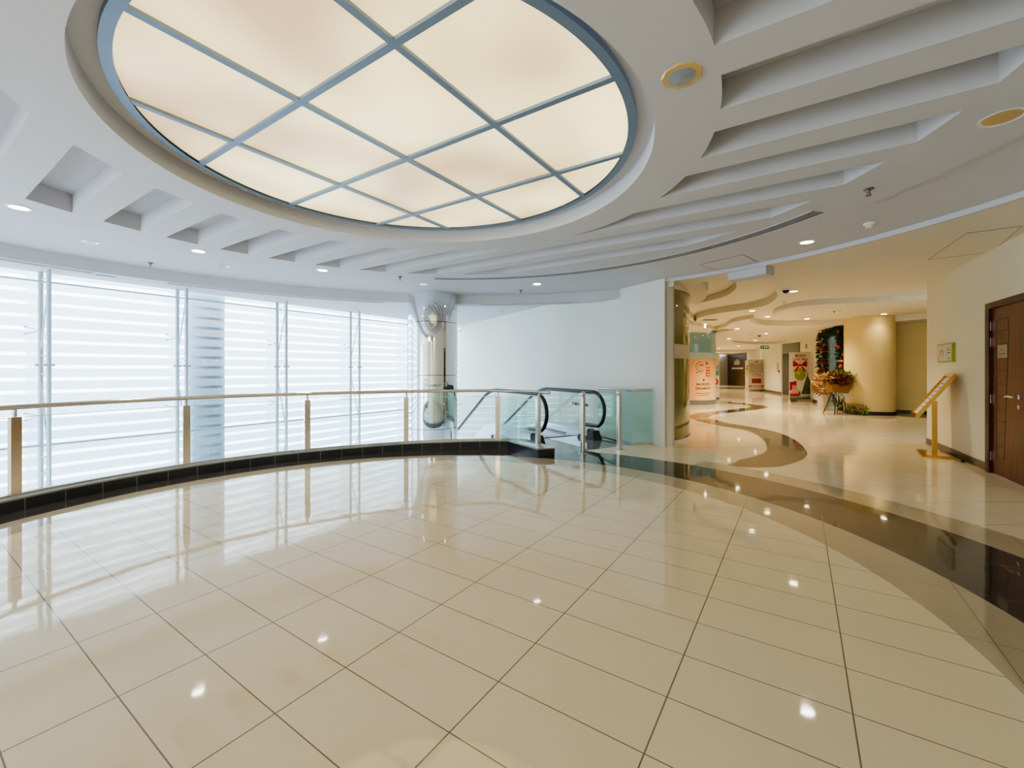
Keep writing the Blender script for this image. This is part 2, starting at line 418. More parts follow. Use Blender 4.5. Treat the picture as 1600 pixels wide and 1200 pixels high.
def ceil_at(x, y):
    p = Vector((x, y)); r = rdist(p, CR); a = p.dot(A)
    if p.dot(Bv) < BB - .02: return None
    if y < -7.5: return None
    if (p - W1).dot(WN) < -.02 and y < 7.6 and (p-W1).dot(WD) > 0: return None
    if r < 1.80: return (2.94, 0)
    if r < 2.165: return (ZM, 0)
    if r < 3.52:
        for s0, s1 in SLOTS:
            if s0 < a < s1: return (ZS, 0)
        return (ZM, 0)
    if r < 4.12: return (ZM, 0)
    if zone_atrium(x, y) or rdist(p, ARCC) < ARCR:
        fr = rdist(p, FAS)
        if zone_atrium(x, y):
            if fr < FR: return (ZO, 0)
            if fr < FR + .32: return (ZL, 0)
            return (ZV, 0)
        return (ZO, 0)
    if rdist(p, ARCC) < ARCR + .035: return (2.775, 0)
    if NOTCH(p): return (2.66, 0)
    if inpoly(p, disc1): return (2.80, 1)
    if inpoly(p, polyB): return (3.10, 1)
    if inpoly(p, polyC): return (2.96, 1)
    if inpoly(p, polyD): return (ZA, 1)
    if inpoly(p, holeE): return (2.86, 1)
    if inpoly(p, holeF) or inpoly(p, holeG): return (2.80, 1)
    return (ZD, 1)
nA, nB = G(1139.7, 421, 2.83), G(1192.5, 408, 2.83)
nA = CR + (nA - CR).normalized() * (ARCR + .035); nB = CR + (nB - CR).normalized() * (ARCR + .035)
nn = ((nA + nB) / 2 - CR).normalized()
notch = [nA - nn * .04, nB - nn * .04, nB + nn * .25, nA + nn * .25]
def NOTCH(p): return inpoly(p, notch)

# ------------------------------------------------------------------ ceiling
loops = [(circle(CR, 1.80, 200), True), (circle(CR, 2.165, 200), True), (circle(CR, 3.52, 240), True), (circle(CR, 4.12, 240), True)]
for s0, s1 in SLOTS:
    for s in (s0, s1):
        dd = s - CR.dot(A); 
        if abs(dd) < 3.52:
            h1 = math.sqrt(3.52 ** 2 - dd * dd); cb = CR.dot(Bv)
            if abs(dd) < 2.165:
                h0 = math.sqrt(2.165 ** 2 - dd * dd)
                loops += [([AB(s, cb - h1), AB(s, cb - h0)], False), ([AB(s, cb + h0), AB(s, cb + h1)], False)]
            else: loops += [([AB(s, cb - h1), AB(s, cb + h1)], False)]
loops += [(circle(FAS, FR, 260), True), (circle(FAS, FR + .32, 260), True)]
loops += [(circle(ARCC, ARCR, 240), True), (circle(ARCC, ARCR + .035, 240), True)]
loops += [(curveD, False), (polyC, True), (polyB, True), (disc1, True), (holeE, True), (holeF, True), (holeG, True), (notch, True)]
loops += [([WC - EN * .1, WC - EN * .1 + EV * 30], False), ([WC, WC - EN * .1], False), ([Vector((3, 6)), Vector((3, -8))], False), ([Vector((3, 6)), Vector((-3, 6))], False), ([WC, WC - EV * 1.4], False)]
loops += [([W1, W1 + WD * 20], False), ([AB(-14, BB), AB(30, BB)], False)]
loops += [([Vector((-16, -7.5)), Vector((16, -7.5)), Vector((24, 10)), Vector((24, 42)), Vector((-16, 42))], True)]
ceiling = struct(stepped('ceiling', loops, ceil_at, [M['ceiling'], M['corr_ceiling']]))
def CP(u, v, z=2.8):
    for _ in range(4):
        p = G(u, v, z); r = ceil_at(p.x, p.y); z = r[0] if r else z
    return Vector((p.x, p.y, z))

# ------------------------------------------------------------------ floor
RD, RI, RO, RG = 3.12, 3.51, 4.31, 4.70
CURB = [(-60, 3.82), (60 + 60, 3.83)]
def curb_r(d):
    T = [(95, 3.99), (104, 3.93), (112, 3.85), (122, 3.82), (360, 3.82)]
    if d <= 79: return 4.19
    if d < 95: return 4.19 + (3.99 - 4.19) * (d - 79) / 16
    for (a0, r0), (a1, r1) in zip(T, T[1:]):
        if a0 <= d <= a1: return r0 + (r1 - r0) * (d - a0) / (a1 - a0)
    return 3.82
curb_in = [pol(CF, curb_r(d), d) for d in [79.5 + i * 2.2 for i in range(0, 66)]]
curb_out = [pol(CF, curb_r(d) + .24, d) for d in [77.5 + i * 2.2 for i in range(0, 67)]]
Lo = Vector((.418, 7.415)); Ro = Vector((1.50, 8.00))        # escalator balustrade base points
landing = [Vector((.25, 7.22)), Vector((.64, 6.56)), Vector((1.2, 6.88)), Vector((1.87, 7.31)), Vector((2.06, 7.36)), Ro + EV * .0 + Vector((.12, .05)), Ro + EV * 1.45 - EN * .12, Lo + EV * 1.45 + EN * .12, Lo - EV * .05 + EN * .12]
floor_edge = curb_out[::-1] + [Vector((.20, 7.24)), Lo + EN * .12 - EV * .1, Lo + EN * .12 + EV * 1.45, Ro - EN * .12 + EV * 1.45, Ro - EN * .12 - EV * .1, Vector((2.1, 7.45)), Vector((2.42, 7.46))]
floor_poly = floor_edge + [WC, Vector((2.6, 7.4)), Vector((3.0, 10.)), Vector((3.5, 17.)), Vector((6, 42)), Vector((24, 42)), Vector((24, 4)), Vector((16, -8)), Vector((-6, -8)), Vector((-5.6, -4.))]
band_c = spline([G(960 + x / 3.333, 600 + y / 3.333) for x, y in [(600, 424), (690, 420), (790, 403), (880, 372), (893, 335), (850, 285), (760, 245), (640, 222), (540, 205), (470, 185), (435, 172), (480, 155), (600, 142), (700, 130), (755, 119), (700, 107), (580, 95)]], 8)
nb = len(band_c)
def bw(i):
    t = i / nb
    return .27 * min(1, .12 + t * 9)
LA, LB = [], []
for i, p in enumerate(band_c):
    t = (band_c[min(i + 1, nb - 1)] - band_c[max(i - 1, 0)]).normalized(); n = Vector((-t.y, t.x)); LA.append(p + n * bw(i)); LB.append(p - n * bw(i))
def band_hit(x, y):
    for i in range(0, nb - 1):
        a, b = band_c[i], band_c[i + 1]; w = bw(i)
        if abs(x - a.x) > 1.5 or abs(y - a.y) > 3.5: continue
        ab = b - a; t = max(0, min(1, ((x - a.x) * ab.x + (y - a.y) * ab.y) / max(ab.length_squared, 1e-9)))
        if math.hypot(x - a.x - ab.x * t, y - a.y - ab.y * t) < w * .97: return True
    return False
def floor_at(x, y):
    p = (x, y)
    if not inpoly(p, floor_poly): return None
    r = rdist(p, CF); d = math.degrees(math.atan2(y - CF.y, x - CF.x))
    if inpoly(p, landing): return (0., 3)
    if r < RD: return (0., 0)
    if r < RI: return (0., 1)
    if r < RO: return (0., 2)
    if r < RG and -70 < d < 41: return (0., 1)
    if band_hit(x, y): return (0., 2)
    return (0., 4)
fl = [(floor_poly, True), (landing, True)] + [(circle(CF, r, 240), True) for r in (RD, RI, RO, RG)] + [(LA, False), (LB, False), ([pol(CF, RO, 41), pol(CF, RG, 41)], False), ([LA[0], LB[0]], False)]
floor = struct(stepped('floor', fl, floor_at, FLOORM))
# slab edge seen from the void
mb = MB()
for a, b in zip(floor_edge, floor_edge[1:]): mb.quad((*a, -.001), (*b, -.001), (*b, -.45), (*a, -.45))
struct(mb.build('trim_1', M['white']))
mb = MB(); mb.quad((-16, -2, -3.6), (6, -2, -3.6), (6, 24, -3.6), (-16, 24, -3.6)); struct(mb.build('floor_lower', M['concrete']))

# ------------------------------------------------------------------ walls
def wall(name, p, q, z0, z1, m, t=.15, n=None):
    p, q = Vector(p), Vector(q); d = (q - p).normalized(); nn_ = Vector((-d.y, d.x)) if n is None else n
    mb = MB(); mb.prism([p, q, q + nn_ * t, p + nn_ * t], z0, z1); return struct(mb.build(name, m))
EP = Vector((EV.y, -EV.x))
WT = .235
mb = MB(); mb.prism([WC, WC + EV * 9.5, WC + EV * 9.5 + EP * .2, WC + EP * .2], -3.6, 3.1); struct(mb.build('wall_atrium', M['wall']))
mb = MB(); mb.prism([WC + EP * .001 - EV * .002, PR, PR + Vector((-.1, .3)), WC + EP * .001 + EV * .2], 0, 2.775); struct(mb.build('wall_end', M['pillar']))
# wall with the door
DT0, DT1 = 2.447, 3.55                       # along the wall from W1: door opening
HB = 2.10
mb = MB()
w = lambda t, o=0.: W1 + WD * t - WN * o
mb.prism([w(0), w(DT0), w(DT0, .2), w(0, .2)], 0, 3.1); mb.prism([w(DT1), w(16), w(16, .2), w(DT1, .2)], 0, 3.1)
mb.prism([w(DT0), w(DT1), w(DT1, .2), w(DT0, .2)], HB, 3.1)
struct(mb.build('wall_right', M['cream']))
mb = MB(); mb.prism([w(0, -.012), w(DT0 - .01, -.012), w(DT0 - .01, 0), w(0, 0)], 0, .10); struct(mb.build('baseboard_right', M['baseboard']))
# nook
CYC, CYR = Vector((10.65, 12.80)), .60
N0 = Vector((11.30, 13.15)); N1 = Vector((13.8, 10.9))
wall('wall_nook', N0, N1, 0, 3.0, M['yellowwall'])
nd = (N1 - N0).normalized(); nnn = Vector((-nd.y, nd.x)); nnn = nnn if nnn.dot(-N0) > 0 else -nnn
mb = MB(); mb.prism([N0, N1, N1 + nnn * .015, N0 + nnn * .015], 0, .10); struct(mb.build('baseboard_nook', M['blackbase']))
wall('wall_nook_return', w(0, .2), w(0, .2) + Vector((5, -2.8)), 0, 3.0, M['cream'], .1)
wall('wall_nook_side', (13.8, 11.2), (12.4, 4.6), 0, 3.0, M['cream'], .1)
mb = MB(); mb.lathe([(CYR, 0), (CYR, 3.0)], (CYC.x, CYC.y, 0), 72); struct(mb.build('wall_round_bay', M['yellowwall']))
mb = MB(); mb.lathe([(CYR + .001, 0), (CYR + .018, 0), (CYR + .018, .10), (CYR + .001, .10)], (CYC.x, CYC.y, 0), 72); struct(mb.build('baseboard_round_bay', M['blackbase']))
# shop front beside the round bay
G0 = Vector((12.15, 17.35)); G1 = Vector((10.32, 13.15)); gd = (G1 - G0).normalized(); gl_ = (G1 - G0).length
gn = Vector((gd.y, -gd.x)); gn = gn if gn.dot(-G0) > 0 else -gn
mb = MB(); mb.prism([G0, G0 + gd * gl_ * .40, G0 + gd * gl_ * .40 - gn * .15, G0 - gn * .15], 0, 3.0); mb.prism([G0 + gd * gl_ * .40, G1, G1 - gn * .15, G0 + gd * gl_ * .4 - gn * .15], 2.6, 3.0)
mb.prism([G0 + gd * gl_ * .95, G1, G1 - gn * .15, G0 + gd * gl_ * .95 - gn * .15], 0, 2.6)
struct(mb.build('wall_shop_front', M['wall']))
gp = lambda s, o=0.: G0 + gd * gl_ * s + gn * o
mb = MB(); mb.quad((*gp(.40), 0), (*gp(.95), 0), (*gp(.95), 2.6), (*gp(.40), 2.6)); struct(mb.build('window_7', M['glassgreen']))
SBW = P('shop_back_wall', (.50, .56, .58), .6, emit=(.6, .72, .75), es=.12)  # faint glow put into the wall itself; the shop has no lamp
wall('wall_shop_inside', gp(.25, -1.35), gp(.88, -1.25), 0, 3.0, SBW, .06)
wall('wall_shop_side', gp(.36, -.16), gp(.25, -1.45), 0, 3.0, SBW, .05)
wall('wall_shop_side_2', gp(.97, -.16), gp(.88, -1.35), 0, 3.0, SBW, -.05)
wall('wall_behind_banner', (14.35, 21.4), (12.15, 17.3), 0, 3.0, M['cream'])
mb = MB(); mb.prism([gp(0, .012), gp(.16, .012), gp(.16), gp(0)], 0, .12); struct(mb.build('baseboard_shop', M['blackbase']))
LW0 = Vector((15.75, 27.1)); LW1 = Vector((14.45, 23.0)); ld = (LW1 - LW0).normalized(); ln = Vector((ld.y, -ld.x)); ln = ln if ln.dot(-LW0) > 0 else -ln
wall('wall_lift', LW0, LW1, 0, 3.0, M['wall'])
mb = MB(); mb.prism([LW0 + ln * .02, LW1 + ln * .02, LW1, LW0], 0, .12); struct(mb.build('baseboard_lift', M['baseboard']))
mb = MB(); mb.prism([(14.40, 22.85), (14.2, 21.3), (14.6, 21.2), (14.75, 22.75)], 0, 2.16); struct(mb.build('door_2', P('dark_lift_opening', (.006, .006, .007), .3)))
mb = MB(); mb.prism([(14.40, 22.85), (14.2, 21.3), (14.6, 21.2), (14.75, 22.75)], 2.161, 3.0); struct(mb.build('wall_over_lift', M['greymetal']))
# far end
wall('wall_far_panel', (19.45, 38.7), (18.6, 34.0), 0, 3.0, M['darkwood'])
wall('wall_far', (17.8, 38.0), (19.5, 38.72), 0, 3.0, M['cream'])
wall('wall_corridor', (6.3, 17.25), (7.95, 19.0), 0, 3.0, M['cream'])
wall('wall_corridor_far', (7.9, 18.9), (18.75, 39.7), 0, 3.0, M['cream'])
wall('wall_shop_end', (18.5, 33.8), (15.8, 27.3), 0, 3.0, M['wall'])
mb = MB(); q0, q1 = Vector((17.55, 31.4)), Vector((16.1, 27.9)); qn = Vector((-.03, -.01))
mb.quad((*(q0 + qn), .3), (*(q1 + qn), .3), (*(q1 + qn), 2.72), (*(q0 + qn), 2.72)); struct(mb.build('window_8', M['shopblue']))
wall('wall_corridor_shop', (3.2, 9.9), (6.3, 17.3), 0, 3.0, M['cream'], .1)
# the rest of the lobby, behind the viewpoint
wall('wall_back', (-16, -7.4), (12, -7.4), 0, 3.1, M['cream'], -.2)
wall('wall_left', AB(-12, BB), AB(-.35, BB), -3.6, 3.1, M['wall'], .2)
wall('wall_atrium_end', AB(14.9, BB), WC + EV * 9.4, -3.6, 3.1, M['wall'], .2)

# curved green glass with frosted band
ga0, ga1 = math.degrees(math.atan2(PR.y - GC.y, PR.x - GC.x)), 30
mb = MB(); pts = arc(GC, GR, ga0 + 1.5, ga1, 40)
for zz0, zz1, mi in ((0, 1.50, 0), (1.50, 1.755, 1), (1.755, 2.80, 0)):
    mb.mi = mi
    for a_, b_ in zip(pts, pts[1:]): mb.quad((*a_, zz0), (*b_, zz0), (*b_, zz1), (*a_, zz1))
struct(mb.build('window_9', [M['oliveglass'], M['frostband']]))
mb = MB()
for a_, b_ in zip(pts, pts[1:]): 
    n1 = (a_ - GC).normalized() * .012; n2 = (b_ - GC).normalized() * .012
    mb.quad((*(a_ + n1), 2.72), (*(b_ + n2), 2.72), (*(b_ + n2), 2.80), (*(a_ + n1), 2.80))
    mb.quad((*(a_ + n1), 0), (*(b_ + n2), 0), (*(b_ + n2), .05), (*(a_ + n1), .05))
struct(mb.build('trim_2', M['corr_ceiling']))

# ------------------------------------------------------------------ curtain wall (panes between the trusses)
bays = [-2.3, -.35, 1.52, 3.34, 5.27, 7.24, 9.31, 11.3, 13.3, 15.3]
rotA = math.atan2(A.y, A.x)
npane = 0
for i, (a0, a1) in enumerate(zip(bays, bays[1:])):
    npane += 1
    if npane > 6: nm = 'window_%d' % (npane + 6)
    else: nm = 'window_%d' % npane
    me = bpy.data.meshes.new(nm); L_ = a1 - a0
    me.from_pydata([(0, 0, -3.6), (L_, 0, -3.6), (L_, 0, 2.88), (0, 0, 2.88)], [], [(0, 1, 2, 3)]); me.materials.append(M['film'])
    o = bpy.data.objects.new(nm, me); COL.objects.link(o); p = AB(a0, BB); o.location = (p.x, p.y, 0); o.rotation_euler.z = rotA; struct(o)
labels_tr = ['first', 'second', 'third', 'fourth', 'fifth']
TL = ['steel truss post of the glass wall at the edge of view, beyond the handrail end', 'steel truss post of the glass wall beside the bluish outdoor column',
      'steel truss post midway along the glass wall, one bay past the bluish column', 'steel truss post of the glass wall, one bay before the mirror column', 'steel truss post of the glass wall partly hidden by the mirror column']
def truss(a):
    p0 = AB(a, BB + .10); p1 = AB(a + .04, BB + .42)
    t = thing('glazing_truss', (p0.x, p0.y, -3.55), 'x', 'truss')
    MB().tube([(*p0, -3.55), (*p0, 2.87)], .032, 12).build('chord', M['paintsteel'], t)
    MB().tube([(*p1, -3.55), (*p1, 2.87)], .030, 12).build('chord', M['paintsteel'], t)
    m = (p0 + p1) / 2
    for z0, z1, s in ((2.75, 1.55, 1), (1.20, -.10, -1), (-.3, -1.4, 1), (-1.6, -2.8, -1)):
        q0, q1 = (p1, p0) if s > 0 else (p0, p1)
        MB().tube([(*q0, z0), (*q1, z1)], .011, 8).build('diagonal_rod', M['paintsteel'], t)
    for z in (2.74, 1.52, 1.23, -.08, -.35):
        MB().tube([(*p0, z), (*p1, z)], .013, 8).build('cross_rung', M['steel'], t)
    for z in (1.37,): 
        for q in (p0, p1): MB().box((*q, z), (.13, .05, .035), A).build('clamp', M['paintsteel'], t)
    for z in (1.92, .55, -.82):
        s = MB(); c = AB(a, BB + .10)
        for da in (-.16, ):
            for dz in (-.055, .055):
                e = AB(a + da, BB + .05); s.tube([(*c, z), (e.x, e.y, z + dz)], .007, 6); s.lathe([(0, -.012), (.02, -.008), (.02, .008), (0, .012)], (e.x, e.y, z + dz), 10)
        s.build('spider_fitting', M['paintsteel'], t)
    return t
tr0 = truss(bays[2])
for k in range(5):
    a = bays[2 + k]; p0 = AB(a, BB + .10)
    o = tr0 if k == 0 else copy_tree(tr0)
    o.location = (p0.x, p0.y, -3.55); o['label'] = TL[k]; o['group'] = 'steel trusses along the glass wall'
for k, (z, r) in enumerate(((2.69, .014), (.10, .016))):
    mb = MB(); p, q = AB(-2.2, BB + .26), AB(14.5, BB + .26); mb.tube([(*p, z), (*q, z)], r, 8)
    tag(mb.build('tie_rail', M['paintsteel'], origin=(*p, z)), ('thin grey tie rail running high across the glass wall trusses', 'thin grey tie rail running low across the glass wall trusses')[k], 'rail')
# column outside
p = Vector((-6.78, 9.47)); p = AB(p.dot(A), BB - .60)
mb = MB(); mb.lathe([(.33, -3.6), (.33, 3.2)], (p.x, p.y, 0), 48)
tag(mb.build('outdoor_column', P('blue_grey_column', (.20, .31, .42), .5), origin=(p.x, p.y, -3.6)), 'bluish round column standing outside behind the frosted glass wall', 'column')
# mirror column
c = Vector((-1.62, 8.82)); t = thing('mirror_column', (c.x, c.y, -3.6), 'mirror polished steel round column beyond the curved balustrade', 'column')
segs = [(-3.6, -1.99), (-1.98, -.935), (-.925, .125), (.135, 1.185), (1.195, 2.235), (2.245, 2.87)]
for z0, z1 in segs: MB().lathe([(.48, z0), (.5, z0), (.5, z1), (.48, z1)], (c.x, c.y, 0), 96).build('cladding_ring', M['mirror'], t)
MB().lathe([(.485, -3.6), (.485, 2.8)], (c.x, c.y, 0), 48).build('joint_core', M['slotdark'], t)

# ------------------------------------------------------------------ oval light
zl = 2.93
t = thing('ceiling_light', (CR.x, CR.y, zl), 'huge round cream backlit ceiling light with a grey metal grid', 'ceiling light')
mb = MB(); mb.lathe([(1.635, -.03), (1.69, -.03), (1.69, .008), (1.635, .008)], (CR.x, CR.y, zl), 160); mb.build('rim_frame', M['alu'], t)
ca, cb = CR.dot(A), CR.dot(Bv); AL = [1.447, 2.295, 3.146]; BL = [-3.345, -2.505, -1.67]
mb = MB()
for s in AL:
    h = math.sqrt(1.66 ** 2 - (s - ca) ** 2); p = AB(s, cb); mb.box((p.x, p.y, zl - .018), (2 * h, .042, .02), Bv)
for s in BL:
    h = math.sqrt(1.66 ** 2 - (s - cb) ** 2); p = AB(ca, s); mb.box((p.x, p.y, zl - .0185), (2 * h, .042, .0185), A)
mb.build('mullion_grid', M['alu'], t)
def clip(poly, axis, val, keep):
    out = []
    for i in range(len(poly)):
        p, q = poly[i], poly[(i + 1) % len(poly)]; dp = (p[axis] - val) * keep; dq = (q[axis] - val) * keep
        if dp >= 0: out.append(p)
        if dp * dq < 0: k = dp / (dp - dq); out.append(tuple(p[j] + (q[j] - p[j]) * k for j in (0, 1)))
    return out
circ_ab = [(ca + 1.64 * math.cos(2 * PI * i / 160), cb + 1.64 * math.sin(2 * PI * i / 160)) for i in range(160)]
ea = [-9] + AL + [9]; eb = [-9] + BL + [9]
for i in range(4):
    for j in range(4):
        pl = clip(clip(clip(clip(circ_ab, 0, ea[i], 1), 0, ea[i + 1], -1), 1, eb[j], 1), 1, eb[j + 1], -1)
        if len(pl) > 2: MB().prism([AB(*q) for q in pl], zl - .006, zl).build('diffuser_panel', M['acrylic'], t)

# ------------------------------------------------------------------ curb and balustrade
cp = [(pol(CF, curb_r(d), d), (pol(CF, 1, d) - CF)) for d in [79.5 + i * 2.2 for i in range(0, 66)]]
DARKTILE = P('dark_curb_tile', (.035, .04, .045), .12, noise=.3, nscale=5)
mb = MB(); mb.mi = 0; mb.band(cp, [(0, 0), (0, .106), (.24, .106), (.24, 0)])
k0 = cp[0][0]
mb.prism([k0 + Vector((-.02, 0)), Vector((.39, 6.37)), Vector((.64, 6.45)), Vector((.26, 7.24)), cp[0][0] + cp[0][1] * .24], 0, .106)
mb.mi = 1
for i in range(1, 62, 2):
    (pa, na), (pb, nb_) = cp[i], cp[i]
    tq = Vector((-na.y, na.x)) * .004; q_ = pa - na * .0012
    mb.quad((*(q_ - tq), 0), (*(q_ + tq), 0), (*(q_ + tq), .105), (*(q_ - tq), .105))
struct(mb.build('trim_3', [DARKTILE, P('grey_joint', (.16, .17, .17), .5)]))
mb = MB(); mb.band(cp, [(-.012, .106), (-.012, .124), (.25, .124), (.25, .106)]); mb.prism([k0 + Vector((-.03, -.01)), Vector((.375, 6.36)), Vector((.65, 6.44)), Vector((.27, 7.25)), cp[0][0] + cp[0][1] * .25], .1065, .124)
struct(mb.build('trim_4', M['curbtop']))
for i in range(1, 60, 2):     # tile joints on the curb face
    pass
bal = thing('balustrade', (-2.2, 6.7, .124), 'curved steel and glass balustrade along the atrium edge', 'balustrade')
ZR = .945
rail = [(*pol(CF, curb_r(d) + .10, d), ZR) for d in [80.5 + i * 2.2 for i in range(0, 66)]]
end_c, end_e = Vector((.09, 7.02)), Vector((.575, 6.545))
rl = [(end_e.x, end_e.y, ZR), (end_c.x + .06, end_c.y - .06, ZR)] + rail[1:]
MB().tube(rl, .025, 14).build('handrail', M['bronzesteel'], bal)
# posts
def post_at(ang):
    c_ = pol(CF, curb_r(ang) + .10, ang); return c_, (pol(CF, 1, ang) - CF)
def ray_ang(u):     # bearing on the rail circle for a sight line
    best = None
    for i in range(2000):
        a_ = 79 + i * .06; q = pol(CF, curb_r(a_) + .10, a_)
        if q.y < .5: continue
        e_ = abs(q.x / q.y - (u - 800) / F)
        if best is None or e_ < best[0]: best = (e_, a_)
    return best[1]
pangs = [ray_ang(u) for u in (23, 290.8, 480.5, 634.6, 778)]
step = pangs[0] - pangs[1]
pangs = [pangs[0] + step * 2, pangs[0] + step] + pangs
for a_ in pangs:
    c_, n_ = post_at(a_); tg = Vector((-n_.y, n_.x))
    mb = MB(); mb.box((c_.x, c_.y, .124 + .365), (.075, .05, .73), tg); mb.build('post', M['bronzesteel'], bal)
    MB().tube([(c_.x, c_.y, .855), (c_.x, c_.y, ZR - .02)], .016, 10).build('pin', M['steel'], bal)
pe = Vector((.40, 6.60)); dd_ = (end_c - end_e).normalized()
MB().box((pe.x, pe.y, .124 + .365), (.05, .075, .73), dd_).build('post', M['steel'], bal)
MB().tube([(pe.x, pe.y, .855), (pe.x + .02, pe.y + .02, ZR - .02)], .016, 10).build('pin', M['steel'], bal)
allp = pangs
for a0, a1 in zip(allp, allp[1:]):
    n = 10; e0, e1 = a0 - .9, a1 + .9
    for nm, z0, z1, m_ in (('glass_panel', .144, .845, M['glass']), ('glass_top_edge', .845, .852, M['glassedge'])):
        mb = MB(); mb.band([(pol(CF, curb_r(e0 + (e1 - e0) * i / n) + .10, e0 + (e1 - e0) * i / n), pol(CF, 1, e0 + (e1 - e0) * i / n) - CF) for i in range(n + 1)], [(-.006, z0), (-.006, z1), (.006, z1), (.006, z0)])
        mb.build(nm, m_, bal)
mb = MB(); mb.band(cp, [(.085, .124), (.085, .144), (.115, .144), (.115, .124)]); mb.build('base_channel', M['steel'], bal)
c_, _ = post_at(pangs[-1]); q = pol(CF, curb_r(80) + .10, 80)
MB().prism([c_ + Vector((.05, -.005)), end_c + Vector((0, 0)), end_c + Vector((0, .012)), c_ + Vector((.05, .007))], .124, .84).build('glass_panel', M['glassgreen'], bal)
g0, g1 = end_c + Vector((.03, -.05)), pe + Vector((-.03, .05)); gn2 = Vector((.008, .006))
MB().prism([g0, g1, g1 + gn2, g0 + gn2], .144, .84).build('glass_panel', M['glassgreen'], bal)
MB().prism([g0 - gn2, g1 - gn2, g1 + gn2 * 2, g0 + gn2 * 2], .124, .144).build('base_channel', M['steel'], bal)

# bollards
def bollard(loc):
    t = thing('bollard', (0, 0, 0), 'x', 'bollard')
    MB().lathe([(0, 0), (.068, 0), (.068, .006), (.05, .012), (.04, .014)], (0, 0, 0), 28).build('floor_flange', M['steel'], t)
    MB().lathe([(.038, .012), (.038, .85), (.040, .852), (.046, .856), (.046, .868), (.040, .872), (.030, .878), (.022, .885)], (0, 0, 0), 28).build('pole', M['steel'], t)
    MB().lathe([(0, .87), (.018, .876), (.033, .889), (.041, .908), (.043, .918), (.041, .930), (.033, .947), (.018, .958), (0, .961)], (0, 0, 0), 28).build('ball_cap', M['chrome'], t)
    return t
bo = bollard(0)
place(bo, (1.09, 6.60, 0), 'round steel bollard with ball cap standing on the dark floor border', 'steel bollards before the escalator')
place(bo, (1.74, 6.97, 0), 'round steel bollard with ball cap in front of the wall glass guard', 'steel bollards before the escalator')

# ------------------------------------------------------------------ escalator
es = thing('escalator', (Ro.x, Ro.y, 0), 'descending escalator with black handrails and glass sides by the white wall', 'escalator')
ZH, T0 = .885, 1.85; SL = math.tan(math.radians(30))
def EPt(o, t_, z, off=0.): q = o + EV * t_ + EN * off; return (q.x, q.y, z)
def prof_z(t_, z):     # follows the incline past the top landing
    if t_ < T0 - .35: return z
    if t_ > T0 + .35: return z - (t_ - T0) * SL
    k = (t_ - (T0 - .35)) / .7; return z - SL * .7 * k * k / 2
ts = [.1 * i for i in range(0, 33)] + [3.4 + .4 * i for i in range(0, 12)]
for o, sgn in ((Lo, -1), (Ro, 1)):
    # handrail: newel loop then run
    RN = .33; zc = ZH - RN
    loop = [EPt(o, -.02 - RN * math.sin(math.radians(k)) * .95, zc + RN * math.cos(math.radians(k))) for k in range(150, -1, -10)]
    loop = [EPt(o, .24, zc - RN * .92)] + loop
    path = loop + [EPt(o, t_, prof_z(t_, ZH)) for t_ in ts[1:]]
    pin = []
    mb = MB(); mb.tube(path, .034, 12); mb.build('handrail', M['black'], es)
    mb = MB(); inner = [Vector(q) for q in path]; mb.tube([(q.x, q.y, q.z - .036) for q in inner if q.z > ZH - .05 or True][16:], .012, 6); mb.build('handrail_guide', M['steel'], es)
    mb = MB(); th = EN * .005
    outline = [(-.02 - (RN - .03) * math.sin(math.radians(k)), zc + (RN - .03) * math.cos(math.radians(k))) for k in range(150, -1, -10)]
    # glass as strips between deck line and handrail
    gts = [-.30, -.25, -.18, -.1] + ts
    def gtop(t_):
        if t_ < 0: return zc + math.sqrt(max(0, .31 ** 2 - (t_ * .98) ** 2))
        return prof_z(t_, ZH - .03)
    def gbot(t_):
        if t_ < 0: return max(.16, zc - math.sqrt(max(0, .31 ** 2 - (t_ * .98) ** 2)))
        return prof_z(t_, .20)
    for t0_, t1_ in zip(gts, gts[1:]):
        mb.quad(EPt(o, t0_, gbot(t0_)), EPt(o, t1_, gbot(t1_)), EPt(o, t1_, gtop(t1_)), EPt(o, t0_, gtop(t0_)))
    mb.build('glass_side', M['glassgreen'], es)
    # deck / skirt
    mb = MB(); rows = []
    dts = [0.05] + ts[1:]
    prof = [(-.09, -.02), (-.09, .17), (-.06, .20), (.06, .20), (.09, .17), (.09, -.02)]
    for t_ in dts:
        dz = prof_z(t_, 0); ext = -.6 if t_ > 1.5 else 0
        rows.append([mb.bm.verts.new(EPt(o, t_, (z_ if z_ > 0 else z_ + (dz < -.01) * -.5) + dz, off)) for off, z_ in prof])
    for r0, r1 in zip(rows, rows[1:]):
        for k in range(5): mb._f([r0[k], r0[k + 1], r1[k + 1], r1[k]])
    mb._f(rows[0])
    mb.build('skirt_deck', M['silverpanel'], es)
    # newel box
    q = o + EV * .06
    hx = []
    for z_, f0, f1, wd in ((0, -.16, .34, .10), (.17, -.10, .26, .075)):
        hx += [EPt(o, f0, z_, -wd), EPt(o, f1, z_, -wd), EPt(o, f1, z_, wd), EPt(o, f0, z_, wd)]
    MB().hexa(hx).build('newel_box', M['blackplastic'], es)
    MB().lathe([(0, 0), (.014, 0), (.014, .01), (0, .012)], EPt(o, .1, .171, .03), 12).build('stop_button', M['red'], es)
